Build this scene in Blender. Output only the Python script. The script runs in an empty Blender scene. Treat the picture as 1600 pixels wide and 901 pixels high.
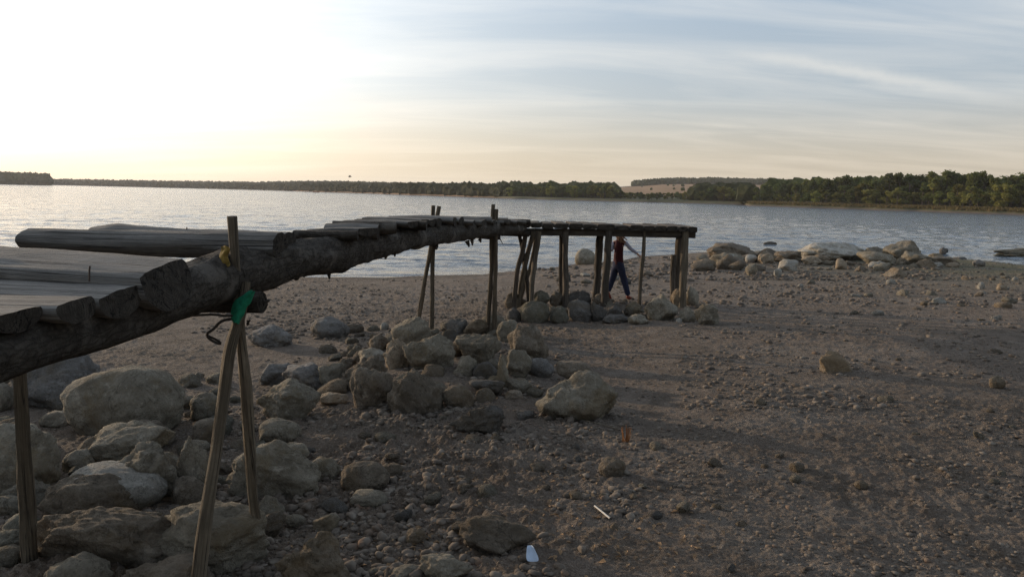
import bpy, bmesh, math, random
import numpy as np
from mathutils import Vector, Matrix
random.seed(7)
rng = np.random.default_rng(11)
R = math.radians
scene = bpy.context.scene
COL = scene.collection

# ------------------------------------------------------------------ camera
EYE = 2.10
F = 1244.0
PITCH, ROLL = 6.72, 1.3
cam_d = bpy.data.cameras.new('camera')
cam = bpy.data.objects.new('camera', cam_d)
COL.objects.link(cam)
cam_d.sensor_width = 36.0
cam_d.lens = F / 1600 * 36
cam_d.clip_end = 9000
cam_d.clip_start = 0.05
CM = Matrix.Rotation(R(90 - PITCH), 3, 'X') @ Matrix.Rotation(R(ROLL), 3, 'Z')
cam.matrix_world = Matrix.Translation((0, 0, EYE)) @ CM.to_4x4()
scene.camera = cam
CMn = np.array(CM)
EYEV = np.array([0, 0, EYE])

def ray(px, py):
    v = CMn @ np.array([(px - 800) / F, -(py - 450.5) / F, -1.0])
    return v / v[1]                     # y component 1

def at(px, py, d):
    """point on the ray through a reference pixel whose ground distance is d"""
    return EYEV + ray(px, py) * d

def proj(P):
    q = (np.asarray(P) - EYEV) @ CMn    # into camera space
    return 800 + F * q[:, 0] / -q[:, 2], 450.5 - F * q[:, 1] / -q[:, 2]

# ------------------------------------------------------------------ noise
def _hash(ix, iy, iz, s):
    h = (ix.astype(np.int64) * 374761393 + iy.astype(np.int64) * 668265263 + iz.astype(np.int64) * 2147483647 + s * 1274126177) & 0xffffffff
    h = ((h ^ (h >> 13)) * 1274126177) & 0xffffffff
    h = ((h ^ (h >> 16)) * 2246822519) & 0xffffffff
    return ((h ^ (h >> 15)) & 0xffffff) / float(0xffffff) * 2 - 1

def noise3(P, s=0):
    P = np.asarray(P, float)
    i = np.floor(P).astype(np.int64)
    f = P - i
    u = f * f * f * (f * (f * 6 - 15) + 10)
    r = 0
    for dx in (0, 1):
        wx = u[:, 0] if dx else 1 - u[:, 0]
        for dy in (0, 1):
            wy = u[:, 1] if dy else 1 - u[:, 1]
            for dz in (0, 1):
                wz = u[:, 2] if dz else 1 - u[:, 2]
                r = r + wx * wy * wz * _hash(i[:, 0] + dx, i[:, 1] + dy, i[:, 2] + dz, s)
    return r

def noise2(x, y, s=0):
    ix = np.floor(x).astype(np.int64); iy = np.floor(y).astype(np.int64)
    fx = x - ix; fy = y - iy
    ux = fx * fx * fx * (fx * (fx * 6 - 15) + 10); uy = fy * fy * fy * (fy * (fy * 6 - 15) + 10)
    z = np.zeros_like(ix)
    a = _hash(ix, iy, z, s); b = _hash(ix + 1, iy, z, s); c = _hash(ix, iy + 1, z, s); d = _hash(ix + 1, iy + 1, z, s)
    return (a * (1 - ux) + b * ux) * (1 - uy) + (c * (1 - ux) + d * ux) * uy

def fbm3(P, octs=4, s=0, gain=.5):
    r = 0; a = 1
    for o in range(octs):
        r = r + a * noise3(P * 2.03 ** o + 17.3 * o, s + o); a *= gain
    return r

def fbm2(x, y, octs=4, s=0, gain=.5):
    r = 0; a = 1
    for o in range(octs):
        k = 2.03 ** o
        r = r + a * noise2(x * k + 13.7 * o, y * k - 7.1 * o, s + o); a *= gain
    return r

# ------------------------------------------------------------------ object helpers
def tag(o, label=None, cat=None, group=None, kind=None):
    if label: o['label'] = label
    if cat: o['category'] = cat
    if group: o['group'] = group
    if kind: o['kind'] = kind
    return o

def empty(name, loc, rz=0):
    o = bpy.data.objects.new(name, None)
    o.empty_display_size = .2
    o.location = loc; o.rotation_euler = (0, 0, rz)
    COL.objects.link(o)
    return o

def mesh_data(name, verts, faces, mats, uv=None, midx=None, smooth=True):
    me = bpy.data.meshes.new(name)
    me.from_pydata([tuple(v) for v in verts] if not isinstance(verts, list) else verts, [], faces)
    for m in (mats if isinstance(mats, (list, tuple)) else [mats]):
        me.materials.append(m)
    if midx is not None: me.polygons.foreach_set('material_index', np.asarray(midx, np.int32))
    me.polygons.foreach_set('use_smooth', np.full(len(me.polygons), smooth))
    if uv is not None:
        ul = me.uv_layers.new(name='UVMap')
        li = np.empty(len(me.loops), np.int32); me.loops.foreach_get('vertex_index', li)
        ul.data.foreach_set('uv', np.asarray(uv, np.float32)[li].ravel())
    me.update()
    return me

def add(name, verts, faces, mats, parent=None, **k):
    v = np.asarray(verts, float)
    if parent is not None: v = v - np.array(parent.matrix_basis.translation)
    o = bpy.data.objects.new(name, mesh_data(name, v, faces, mats, **k))
    if parent is not None: o.parent = parent
    COL.objects.link(o)
    return o

def add_at(name, verts, loc, faces, mats, **k):
    o = bpy.data.objects.new(name, mesh_data(name, np.asarray(verts, float) - np.asarray(loc), faces, mats, **k))
    o.location = loc
    COL.objects.link(o)
    return o

def big_mesh(name, V, Fq, mat, smooth=True):
    """fast numpy mesh; Fq is an (n,k) array"""
    me = bpy.data.meshes.new(name)
    V = np.asarray(V, np.float32); Fq = np.asarray(Fq, np.int32)
    n, k = Fq.shape
    me.vertices.add(len(V)); me.vertices.foreach_set('co', V.ravel())
    me.loops.add(n * k); me.loops.foreach_set('vertex_index', Fq.ravel())
    me.polygons.add(n)
    me.polygons.foreach_set('loop_start', np.arange(0, n * k, k, dtype=np.int32))
    me.polygons.foreach_set('use_smooth', np.full(n, smooth))
    me.materials.append(mat)
    me.update(calc_edges=True); me.validate()
    o = bpy.data.objects.new(name, me)
    COL.objects.link(o)
    return o

# ------------------------------------------------------------------ materials
class NT:
    def __init__(self, name):
        self.m = bpy.data.materials.new(name); self.m.use_nodes = True
        self.t = self.m.node_tree; self.t.nodes.clear()
        self.out = self.n('ShaderNodeOutputMaterial')
    def n(self, typ, ins=None, **kw):
        nd = self.t.nodes.new(typ)
        for k, v in kw.items(): setattr(nd, k, v)
        for k, v in (ins or {}).items(): self.set(nd, k, v)
        return nd
    def set(self, nd, k, v):
        if isinstance(v, bpy.types.NodeSocket): self.t.links.new(v, nd.inputs[k])
        else: nd.inputs[k].default_value = v
    def coord(self, which='Object', scale=(1, 1, 1)):
        c = self.n('ShaderNodeTexCoord')
        mp = self.n('ShaderNodeMapping', {'Vector': c.outputs[which], 'Scale': scale})
        return mp.outputs[0]
    def noise(self, vec, scale, detail=5, rough=.6, dist=0):
        return self.n('ShaderNodeTexNoise', {'Vector': vec, 'Scale': scale, 'Detail': detail, 'Roughness': rough, 'Distortion': dist}).outputs[0]
    def ramp(self, fac, stops):
        r = self.n('ShaderNodeValToRGB', {'Fac': fac})
        e = r.color_ramp.elements
        while len(e) < len(stops): e.new(.5)
        for i, (p, c) in enumerate(stops):
            e[i].position = p; e[i].color = (*c, 1) if len(c) == 3 else c
        return r.outputs[0]
    def mix(self, fac, a, b, mode='MIX'):
        nd = self.n('ShaderNodeMix', data_type='RGBA', blend_type=mode)
        def st(i, v):
            if isinstance(v, bpy.types.NodeSocket): self.t.links.new(v, nd.inputs[i])
            else: nd.inputs[i].default_value = v if not isinstance(v, tuple) or len(v) == 4 else (*v, 1)
        st(0, fac); st(6, a); st(7, b)
        return nd.outputs[2]
    def math(self, op, a, b=0, clamp=False):
        nd = self.n('ShaderNodeMath', {0: a, 1: b}, operation=op, use_clamp=clamp)
        return nd.outputs[0]
    def bump(self, h, strength=.5, dist=.02, prev=None):
        ins = {'Height': h, 'Strength': strength, 'Distance': dist}
        if prev is not None: ins['Normal'] = prev
        return self.n('ShaderNodeBump', ins).outputs[0]
    def bsdf(self, color, rough=.9, normal=None, spec=.2, **extra):
        ins = {'Base Color': color if isinstance(color, bpy.types.NodeSocket) else (*color, 1), 'Roughness': rough, 'Specular IOR Level': spec}
        ins.update(extra)
        if normal is not None: ins['Normal'] = normal
        b = self.n('ShaderNodeBsdfPrincipled', ins)
        self.t.links.new(b.outputs[0], self.out.inputs[0])
        return self.m

def rock_mat(name, lo, mid, hi):
    t = NT(name)
    v = t.coord('Object')
    oi = t.n('ShaderNodeObjectInfo')
    v2 = t.n('ShaderNodeVectorMath', {0: v, 1: oi.outputs['Location']}, operation='ADD').outputs[0]
    a = t.noise(v2, 4.5, 8, .65)
    c = t.ramp(a, [(.3, lo), (.5, mid), (.72, hi)])
    sp = t.noise(v2, 48, 6, .75)
    c = t.mix(t.ramp(sp, [(.42, (0, 0, 0)), (.66, (.7, .7, .7))]), c, tuple(x * .55 for x in mid))
    li = t.noise(v2, 11, 6, .7)
    c = t.mix(t.ramp(li, [(.56, (0, 0, 0)), (.66, (.55, .55, .55))]), c, tuple(min(1, x * 1.25) for x in hi))
    ck = t.ramp(t.noise(v2, 3.4, 7, .62, .8), [(.488, (0, 0, 0)), (.5, (1, 1, 1)), (.512, (0, 0, 0))])
    c = t.mix(t.math('MULTIPLY', ck, .65), c, tuple(x * .35 for x in lo))
    st = t.ramp(t.noise(v2, 1.7, 6, .7, .6), [(.52, (0, 0, 0)), (.60, (.6, .6, .6))])
    c = t.mix(st, c, tuple(a_ * b_ for a_, b_ in zip(mid, (.72, .62, .48))))
    vm = t.n('ShaderNodeMix', data_type='FLOAT')
    t.set(vm, 0, oi.outputs['Random']); vm.inputs[2].default_value = .78; vm.inputs[3].default_value = 1.15
    hs = t.n('ShaderNodeHueSaturation', {'Color': c, 'Value': vm.outputs[0]}).outputs[0]
    n1 = t.bump(t.noise(v2, 13, 9, .75), .9, .05)
    pit = t.n('ShaderNodeTexVoronoi', {'Vector': v2, 'Scale': 42.0, 'Randomness': 1.0}).outputs[0]
    n2 = t.bump(t.ramp(pit, [(.0, (0, 0, 0)), (.4, (1, 1, 1))]), .35, .008, n1)
    n3 = t.bump(t.noise(v2, 95, 6, .75), .8, .008, n2)
    return t.bsdf(hs, .95, n3, .1)

ROCK = {
    'grey': rock_mat('grey_limestone', (.135, .113, .082), (.24, .206, .155), (.34, .30, .235)),
    'blue': rock_mat('bluish_limestone', (.14, .125, .108), (.205, .188, .168), (.27, .25, .228)),
    'brown': rock_mat('brown_stone', (.12, .096, .070), (.195, .158, .118), (.275, .23, .175)),
    'pale': rock_mat('pale_limestone', (.24, .215, .18), (.36, .33, .28), (.47, .44, .38)),
    'dark': rock_mat('dark_stone', (.085, .076, .066), (.14, .126, .11), (.20, .182, .16)),
    'ochre': rock_mat('ochre_stone', (.17, .13, .085), (.26, .205, .145), (.35, .285, .21)),
    'moss': rock_mat('greenish_stone', (.105, .094, .068), (.17, .154, .118), (.235, .216, .172)),
}

def ground_mat():
    t = NT('dried_mud')
    v = t.coord('Object')
    a = t.noise(v, .45, 6, .6, .4)
    b = t.noise(v, 3.2, 8, .65)
    c = t.ramp(b, [(.27, (.105, .080, .060)), (.46, (.19, .149, .115)), (.60, (.25, .20, .158)), (.76, (.315, .262, .21))])
    c = t.mix(t.ramp(a, [(.42, (0, 0, 0)), (.62, (.75, .75, .75))]), c, (.18, .14, .105))
    pl = t.ramp(t.noise(v, .85, 7, .68, .7), [(.5, (0, 0, 0)), (.66, (.65, .65, .65))])
    c = t.mix(pl, c, (.275, .232, .19))
    dk = t.ramp(t.noise(v, 1.9, 7, .72, .5), [(.36, (.6, .6, .6)), (.48, (0, 0, 0))])
    c = t.mix(dk, c, (.115, .092, .068))
    # green film of algae and weeds towards the water on the right
    sx = t.n('ShaderNodeSeparateXYZ', {0: v})
    g = t.math('MULTIPLY', t.n('ShaderNodeMapRange', {0: sx.outputs[0], 1: 5.0, 2: 15.0, 3: 0.0, 4: 1.0}).outputs[0],
               t.n('ShaderNodeMapRange', {0: sx.outputs[1], 1: 14.0, 2: 26.0, 3: 0.0, 4: 1.0}).outputs[0])
    g = t.math('MULTIPLY', g, t.ramp(t.noise(v, .9, 6, .7), [(.35, (.25, .25, .25)), (.65, (1, 1, 1))]))
    c = t.mix(g, c, (.105, .105, .05))
    sp = t.noise(v, 38, 5, .75)
    c = t.mix(t.ramp(sp, [(.55, (0, 0, 0)), (.66, (.75, .75, .75))]), c, (.36, .31, .255))
    c = t.mix(t.ramp(t.noise(v, 75, 4, .8), [(.36, (.75, .75, .75)), (.47, (0, 0, 0))]), c, (.07, .052, .04))
    c = t.mix(t.ramp(t.noise(v, 22, 5, .7), [(.3, (.6, .6, .6)), (.46, (0, 0, 0))]), c, (.06, .045, .036))
    # wet dark rim along the water
    wet = t.n('ShaderNodeMapRange', {0: sx.outputs[2], 1: -.29, 2: -.15, 3: .95, 4: 0.0}).outputs[0]
    c = t.mix(wet, c, (.038, .031, .024))
    n1 = t.bump(t.noise(v, 9, 10, .76), 1.0, .075)
    n2 = t.bump(t.noise(v, 48, 7, .78), 1.0, .022, n1)
    return t.bsdf(c, .95, n2, .12)

def wood_mat(name, lo, mid, hi, across=55, along=2.2, bump=.8):
    t = NT(name)
    v = t.coord('UV', (across, along, 1))
    oi = t.n('ShaderNodeObjectInfo')
    off = t.n('ShaderNodeVectorMath', {0: oi.outputs['Random'], 1: (37.0, 91.0, 13.0)}, operation='MULTIPLY').outputs[0]
    v = t.n('ShaderNodeVectorMath', {0: v, 1: off}, operation='ADD').outputs[0]
    g = t.noise(v, 1.0, 8, .65, .3)
    c = t.ramp(g, [(.3, lo), (.5, mid), (.7, hi)])
    v2 = t.n('ShaderNodeVectorMath', {0: t.coord('Object'), 1: off}, operation='ADD').outputs[0]
    c = t.mix(t.ramp(t.noise(v2, 5, 6, .7), [(.4, (0, 0, 0)), (.7, (.7, .7, .7))]), c, tuple(x * .55 for x in mid))
    vm = t.n('ShaderNodeMix', data_type='FLOAT')
    t.set(vm, 0, oi.outputs['Random']); vm.inputs[2].default_value = .75; vm.inputs[3].default_value = 1.2
    c = t.n('ShaderNodeHueSaturation', {'Color': c, 'Value': vm.outputs[0]}).outputs[0]
    ck = t.noise(t.n('ShaderNodeVectorMath', {0: v, 1: (.45, .22, 1.0)}, operation='MULTIPLY').outputs[0], 1.0, 4, .55, .5)
    crack = t.ramp(ck, [(.485, (0, 0, 0)), (.5, (1, 1, 1)), (.515, (0, 0, 0))])
    c = t.mix(t.math('MULTIPLY', crack, .8), c, (.012, .010, .009))
    n1 = t.bump(t.math('SUBTRACT', g, crack), bump, .014)
    n2 = t.bump(t.noise(v2, 40, 6, .7), .5, .006, n1)
    return t.bsdf(c, .85, n2, .2)

WOOD = wood_mat('weathered_grey_wood', (.095, .084, .072), (.185, .168, .147), (.275, .253, .226))
BARK = wood_mat('dark_bark', (.018, .015, .012), (.040, .034, .028), (.082, .071, .06), 16, 5, 1.0)
POLE = wood_mat('peeled_pole', (.060, .046, .031), (.125, .098, .067), (.21, .17, .12), 40, 3, .8)
POST = wood_mat('brown_post', (.040, .032, .025), (.085, .068, .052), (.15, .125, .098), 30, 3, .8)

def endgrain():
    t = NT('cut_wood_end')
    v = t.coord('Object', (.4, 1, 1))
    n = t.noise(v, 26, 8, .75)
    rg = t.n('ShaderNodeTexWave', {'Vector': t.coord('UV', (1, 1, 1)), 'Scale': 26.0, 'Distortion': 2.5, 'Detail': 3.0, 'Detail Scale': 2.0}, wave_type='RINGS', rings_direction='SPHERICAL').outputs[1]
    c = t.ramp(n, [(.3, (.022, .018, .014)), (.5, (.045, .037, .029)), (.72, (.085, .071, .056))])
    c = t.mix(t.math('MULTIPLY', rg, .45), c, (.02, .016, .012))
    ck = t.ramp(t.noise(v, 7, 4, .6, 1.5), [(.485, (0, 0, 0)), (.5, (1, 1, 1)), (.515, (0, 0, 0))])
    c = t.mix(ck, c, (.008, .007, .006))
    return t.bsdf(c, .9, t.bump(t.math('SUBTRACT', n, ck), .9, .015), .1)
END = endgrain()

def plain(name, c, rough=.7, bump=0, scale=40, var=.25, **k):
    t = NT(name)
    v = t.coord('Object')
    n = t.noise(v, scale, 5, .6)
    cc = t.ramp(n, [(.3, tuple(x * (1 - var) for x in c)), (.7, tuple(min(1, x * (1 + var)) for x in c))])
    return t.bsdf(cc, rough, t.bump(n, bump, .01) if bump else None, **k)

# ------------------------------------------------------------------ beach shape
SHX = np.array([-400, -80, -40, -15, -9, -5.8, -3.6, -.9, 1.1, 2.3, 5, 8, 14, 18.7, 20.4, 24, 34, 80, 400.])
SHY = np.array([60, 30, 26, 22, 22.0, 22.3, 22.4, 23.6, 26.3, 28.6, 31.2, 33.4, 35.4, 34.8, 31.2, 27.5, 27, 40, 90.])
PT = np.array([-300, -60, -12, -3, 0, 1.0, 4, 9, 14, 18, 22, 30, 80, 400.])
PZ = np.array([-6, -5, -1.4, -.5, -.31, -.22, -.10, .02, .10, .24, .42, .50, 1.5, 4.])
WATER_Z = -0.30

def zbase(x, y):
    x = np.asarray(x, float); y = np.asarray(y, float)
    wob = .35 * noise2(x * .5, y * .1, 5)
    t = np.interp(x, SHX, SHY) + wob - y
    z = np.interp(t, PT, PZ)
    # the mound of earth under the middle heap of stones and the bar under the far one
    z = z + .20 * np.exp(-(((x + .75) / .9) ** 2 + ((y - 8.6) / 2.2) ** 2))
    z = z + .10 * np.exp(-(((x - 1.5) / 1.8) ** 2 + ((y - 14.3) / .9) ** 2))
    z = z + .22 * np.exp(-(((x - 11) / 6) ** 2 + ((y - 32.5) / 2.5) ** 2))
    return z

def zfine(x, y):
    r = np.hypot(x, y)
    land = np.clip((zbase(x, y) - WATER_Z) / .12, .15, 1)
    rough = .55 + .75 * np.clip(fbm2(x * .35, y * .35, 3, 40) + .25, 0, 1)
    path = np.exp(-((x - (1.2 + .22 * (y - 5))) / .9) ** 2) * .55        # trodden smoother strip
    stones = np.clip((9.5 - y) / 5, 0, 1) * np.clip((1.8 - x) / 2.5, 0, 1)
    k = rough * (1 - path) * (.60 + .8 * stones)
    n = .010 * fbm2(x * .9, y * .9, 2, 2) + k * .011 * fbm2(x * 4.5, y * 4.5, 3, 9)
    clod = np.clip(fbm2(x * 11, y * 11, 3, 21) - .12, 0, 1)
    n = n + k * .026 * clod
    n = n + k * .016 * np.clip(fbm2(x * 21, y * 21, 2, 61) - .02, 0, 1)
    n = n + k * .006 * fbm2(x * 45, y * 45, 2, 31)
    return n * land * np.clip(1.4 - r / 90, .2, 1)

def ground_z(x, y):
    x = np.atleast_1d(np.asarray(x, float)); y = np.atleast_1d(np.asarray(y, float))
    return zbase(x, y) + zfine(x, y)

def hit(px, py, rough=False):
    """where the ray through a reference pixel meets the beach"""
    v = ray(px, py); lo, hi = .6, 60.0
    for _ in range(50):
        m = (lo + hi) / 2
        p = EYEV + v * m
        if p[2] > zbase(p[0], p[1]): lo = m
        else: hi = m
    return EYEV + v * lo

def build_ground():
    az = np.concatenate([np.linspace(-180, -60, 50, endpoint=False), np.linspace(-60, -37, 60, endpoint=False),
                         np.linspace(-37, 37, 860, endpoint=False), np.linspace(37, 60, 60, endpoint=False), np.linspace(60, 180, 50, endpoint=False)])
    az = np.radians(az)
    r = 1 / np.linspace(1 / 2.6, 1 / 48.0, 900)
    r = np.concatenate([[.25, .5, .8, 1.1, 1.4, 1.7, 2.0, 2.2, 2.4], r, np.geomspace(50, 420, 30)])
    A, Rr = np.meshgrid(az, r)
    x = np.sin(A) * Rr; y = np.cos(A) * Rr
    z = zbase(x.ravel(), y.ravel()) + zfine(x.ravel(), y.ravel())
    V = np.stack([x.ravel(), y.ravel(), z], 1)
    na, nr = len(az), len(r)
    i = np.arange(nr - 1)[:, None] * na; j = np.arange(na)[None, :]; jn = (j + 1) % na
    Fq = np.stack([(i + j), (i + na + j), (i + na + jn), (i + jn)], -1).reshape(-1, 4)[:, ::-1]
    # close the hub
    o = big_mesh('ground', V, Fq, ground_mat())
    o['kind'] = 'structure'
build_ground()

# ------------------------------------------------------------------ water
def water_mat():
    t = NT('lake_water')
    v = t.coord('Object', (.55, 1.0, 1))
    n1 = t.bump(t.noise(v, .16, 4, .6, .2), .5, 1.6)
    n2 = t.bump(t.noise(v, .45, 4, .6, .2), .9, .55, n1)
    n3 = t.bump(t.noise(v, 2.4, 4, .6, .3), 1.0, .11, n2)
    return t.bsdf((.035, .055, .08), .10, n3, .5, **{'IOR': 1.333})
def build_water():
    """one sheet with real wind ripples near the beach, running out flat to the far shores"""
    az = np.radians(np.concatenate([np.linspace(-75, -38, 60, endpoint=False), np.linspace(-38, 38, 760, endpoint=False), np.linspace(38, 75, 60)]))
    r = 1 / np.linspace(1 / 15.0, 1 / 260.0, 330)
    r = np.concatenate([r, np.geomspace(270, 4200, 60)])
    A, Q = np.meshgrid(az, r)
    x = (np.sin(A) * Q / np.cos(A * .0)).ravel(); y = (np.cos(A) * Q).ravel()
    D = Q.ravel()
    amp = np.interp(D, [15, 24, 60, 140, 230, 270], [.3, .6, 1, 1, .6, 0])
    h = .034 * fbm2(x * 1.1 + .12 * y, y * 1.9, 3, 71) + .036 * fbm2(x * .42 - .1 * y, y * .85, 2, 72)
    shore = np.clip((-.02 - (zbase(x, y) - WATER_Z)) / .25, .12, 1)
    z = WATER_Z + amp * h * shore
    V = np.stack([x, y, z], 1)
    m_ = len(az); n_ = len(r)
    i = np.arange(n_ - 1)[:, None] * m_; j = np.arange(m_ - 1)[None, :]
    Fq = np.stack([i + j, i + j + 1, i + m_ + j + 1, i + m_ + j], -1).reshape(-1, 4)[:, ::-1]
    o = big_mesh('water', V, Fq, water_mat())
    o['kind'] = 'structure'
build_water()

# ------------------------------------------------------------------ rocks
_ico = {}
def ico(sub):
    if sub not in _ico:
        bm = bmesh.new(); bmesh.ops.create_icosphere(bm, subdivisions=sub, radius=1)
        _ico[sub] = (np.array([v.co[:] for v in bm.verts]), np.array([[v.index for v in f.verts] for f in bm.faces]))
        bm.free()
    return _ico[sub]

def rock_shape(style, seed, sub):
    D, Fc = ico(sub)
    g = np.random.default_rng(seed)
    K, dlo, dhi, soft, amp = {'round': (7, .78, .98, 11, .10), 'block': (12, .58, .86, 34, .13), 'slab': (10, .55, .9, 26, .12),
                              'ridge': (13, .52, .88, 30, .19), 'dome': (5, .84, 1.0, 8, .05), 'wedge': (10, .48, .85, 34, .13)}[style]
    inv = np.ones(len(D)) ** soft
    for k in range(K):
        n = g.normal(size=3); n /= np.linalg.norm(n)
        d = g.uniform(dlo, dhi)
        inv = inv + np.clip(D @ n / d, 0, None) ** soft
    r = inv ** (-1 / soft) * (K ** .0)
    P = D * r[:, None]
    off = g.uniform(-50, 50, 3)
    r2 = 1 + amp * fbm3(P * 1.6 + off, 3, seed) + amp * .55 * fbm3(P * 5 + off, 4, seed + 7, .62)
    ridg = 1 - np.abs(noise3(P * 2.6 + off, seed + 3))
    r2 = r2 - amp * .35 * np.clip(ridg - .82, 0, 1) * 5 * .5
    P = P * r2[:, None]
    P = P - (P.max(0) + P.min(0)) / 2
    P = P / ((P.max(0) - P.min(0)) / 2)
    return P, Fc

ROCKS_XY = []
_seed = [100]
def rock(x0, y0, x1, y1, style, tone, label, d=None, depth=.9, bury=.22, tilt=0, sub=None, name=None, cat=None, group=None, z0=None):
    """a stone fitted to where the photograph shows it: x0..x1 wide, top y0, foot y1 on the ground (or at distance d)"""
    _seed[0] += 1
    seed = _seed[0]
    xc = (x0 + x1) / 2
    if d is None:
        base = hit(xc, y1); d0 = base[1]
    else:
        base = at(xc, y1, d); d0 = d
        if z0 is None: base[2] = min(base[2], base[2])
    w = (x1 - x0) / F * d0
    h = max((y1 - y0) / F * d0, .02)
    big = max(x1 - x0, y1 - y0)
    if sub is None: sub = 5 if big > 70 else (4 if big > 24 else 3)
    P, Fc = rock_shape(style, seed, sub)
    if tilt:
        c, s = math.cos(R(tilt)), math.sin(R(tilt))
        P = np.stack([P[:, 0] * c + P[:, 2] * s, P[:, 1], -P[:, 0] * s + P[:, 2] * c], 1)
        P = P - (P.max(0) + P.min(0)) / 2; P = P / ((P.max(0) - P.min(0)) / 2)
    dep = w * depth
    H = h / (1 - bury)
    sx, sz = w / 2, H / 2
    cy = d0 + dep * .42
    cx = base[0]; zb = base[2]
    if d is None: zb = float(zbase(cx, cy))
    for _ in range(5):
        V = P * np.array([sx, dep / 2, sz]) + np.array([cx, cy, zb - H * bury + sz])
        up = V[:, 2] > zb + .1 * h
        px, py = proj(V[up])
        wp = px.max() - px.min()
        sx *= np.clip((x1 - x0) / wp, .7, 1.4)
        cx += (xc - (px.max() + px.min()) / 2) / F * d0
        err = (py.min() - y0) / F * d0
        H = max(.03, H + err); sz = H / 2
    loc = np.array([cx, cy, zb])
    big_m = max(w, H)
    nm = name or ('boulder' if big_m > .42 else 'stone')
    o = add_at(nm, V, loc, [tuple(f) for f in Fc.tolist()], ROCK[tone])
    tag(o, label, cat or ('boulder' if big_m > .42 else 'stone'), group)
    ROCKS_XY.append((cx, cy, max(w, dep) / 2))
    return o

# ---- the big stones at the left, under the near end of the jetty
rock(93, 570, 290, 685, 'dome', 'grey', 'largest smooth rounded grey boulder left of the leaning poles', depth=.75)
rock(5, 549, 165, 640, 'wedge', 'blue', 'bluish grey boulder behind the single left pole, under the jetty log', depth=.8)
rock(-60, 660, 96, 772, 'round', 'grey', 'broad flat topped boulder cut by the left picture edge behind the single pole', depth=.8)
rock(-25, 596, 26, 645, 'round', 'grey', 'small pale stone left of the bluish boulder at the picture edge')
rock(118, 681, 172, 722, 'round', 'brown', 'small stone tucked under the left foot of the largest smooth boulder')
rock(60, 640, 118, 668, 'slab', 'grey', 'low flat stone half sunk in the earth behind the single pole')
rock(128, 655, 275, 730, 'slab', 'grey', 'flattish layered boulder in front of the largest smooth boulder', depth=.7)
rock(182, 654, 275, 705, 'round', 'brown', 'rounded brown boulder leaning on the layered boulder, below the smooth one', depth=.7)
rock(160, 688, 278, 790, 'ridge', 'grey', 'rough boulder with a notched sunlit crest behind the round domed boulder', depth=.8)
rock(84, 719, 264, 812, 'dome', 'pale', 'pale round domed boulder showing above a brown one', depth=.8)
rock(56, 738, 218, 820, 'round', 'brown', 'brown mossy boulder overlapping the pale domed boulder', depth=.6)
rock(274, 680, 332, 778, 'block', 'grey', 'upright narrow boulder just left of the front leaning pole', depth=.8)
rock(352, 686, 502, 783, 'wedge', 'grey', 'sloping wedge of a boulder running down to the right behind the rear leaning pole', depth=.6, tilt=24)
rock(44, 790, 272, 893, 'ridge', 'brown', 'long brown boulder with a jagged crest at the foot of the single left pole', depth=.62)
rock(234, 777, 422, 897, 'block', 'grey', 'big faceted boulder standing behind the foot of the front leaning pole', depth=.75)
rock(66, 860, 178, 935, 'round', 'grey', 'rounded boulder at the bottom picture edge below the long jagged one', depth=.8)
rock(186, 862, 336, 940, 'ridge', 'brown', 'peaked boulder at the bottom picture edge left of the front pole', depth=.7)
rock(428, 829, 548, 925, 'ridge', 'ochre', 'boulder with a sunlit ochre crest at the bottom right of the poles', depth=.8)
rock(-20, 772, 40, 812, 'round', 'grey', 'small rounded stone at the left picture edge above two lower ones')
rock(2, 800, 66, 840, 'round', 'moss', 'greenish stone just left of the foot of the single pole')
rock(-30, 826, 44, 868, 'round', 'moss', 'lowest greenish stone at the left picture edge')
rock(404, 652, 472, 692, 'round', 'grey', 'low round boulder in front of the square block right of the poles')
rock(400, 589, 502, 660, 'block', 'grey', 'square block of stone with a sunlit left face right of the poles', depth=.7)
rock(404, 566, 462, 603, 'slab', 'blue', 'bluish stone behind the square block, nearest the rear pole')
rock(440, 564, 524, 612, 'block', 'blue', 'angular bluish boulder directly behind the square block')
rock(496, 566, 546, 608, 'wedge', 'grey', 'grey slanted stone right of the angular bluish boulder', tilt=-20)
rock(526, 556, 606, 610, 'ridge', 'brown', 'ribbed pinkish brown boulder low in the middle heap', tilt=-15)
rock(546, 572, 622, 642, 'block', 'brown', 'brown cracked boulder left of the pointed one in the middle heap')
rock(604, 574, 694, 650, 'wedge', 'brown', 'pointed front boulder of the middle heap with a sunlit left flank', depth=.8)
rock(498, 612, 545, 636, 'slab', 'ochre', 'thin flat ochre stone lying between the square block and the middle heap')
# ---- the middle heap
rock(610, 494, 674, 545, 'block', 'grey', 'tall grey stone at the back of the middle heap below two thin poles')
rock(576, 521, 612, 550, 'wedge', 'brown', 'small pointed dark stone at the upper left of the middle heap')
rock(560, 542, 602, 570, 'block', 'pale', 'pale angular stone at the left edge of the middle heap')
rock(598, 528, 642, 578, 'ridge', 'ochre', 'ochre ribbed stone left of the peaked grey one in the middle heap', tilt=-18)
rock(628, 520, 712, 580, 'block', 'grey', 'peaked grey boulder crowning the middle heap', tilt=8, depth=.7)
rock(684, 514, 722, 545, 'round', 'dark', 'dark rounded stone behind the crowning boulder')
rock(694, 496, 732, 522, 'wedge', 'dark', 'dark reddish clod of stone at the back of the middle heap')
rock(724, 498, 764, 524, 'block', 'ochre', 'yellow sunlit stone left of the paired middle poles')
rock(744, 490, 792, 520, 'round', 'grey', 'grey stone behind the paired middle poles')
rock(710, 520, 784, 572, 'slab', 'grey', 'broad flat boulder at the foot of the paired middle poles')
rock(708, 554, 746, 588, 'wedge', 'grey', 'small triangular grey stone under the broad flat boulder')
rock(738, 564, 778, 594, 'round', 'dark', 'dark round stone propped under the broad flat boulder')
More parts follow.
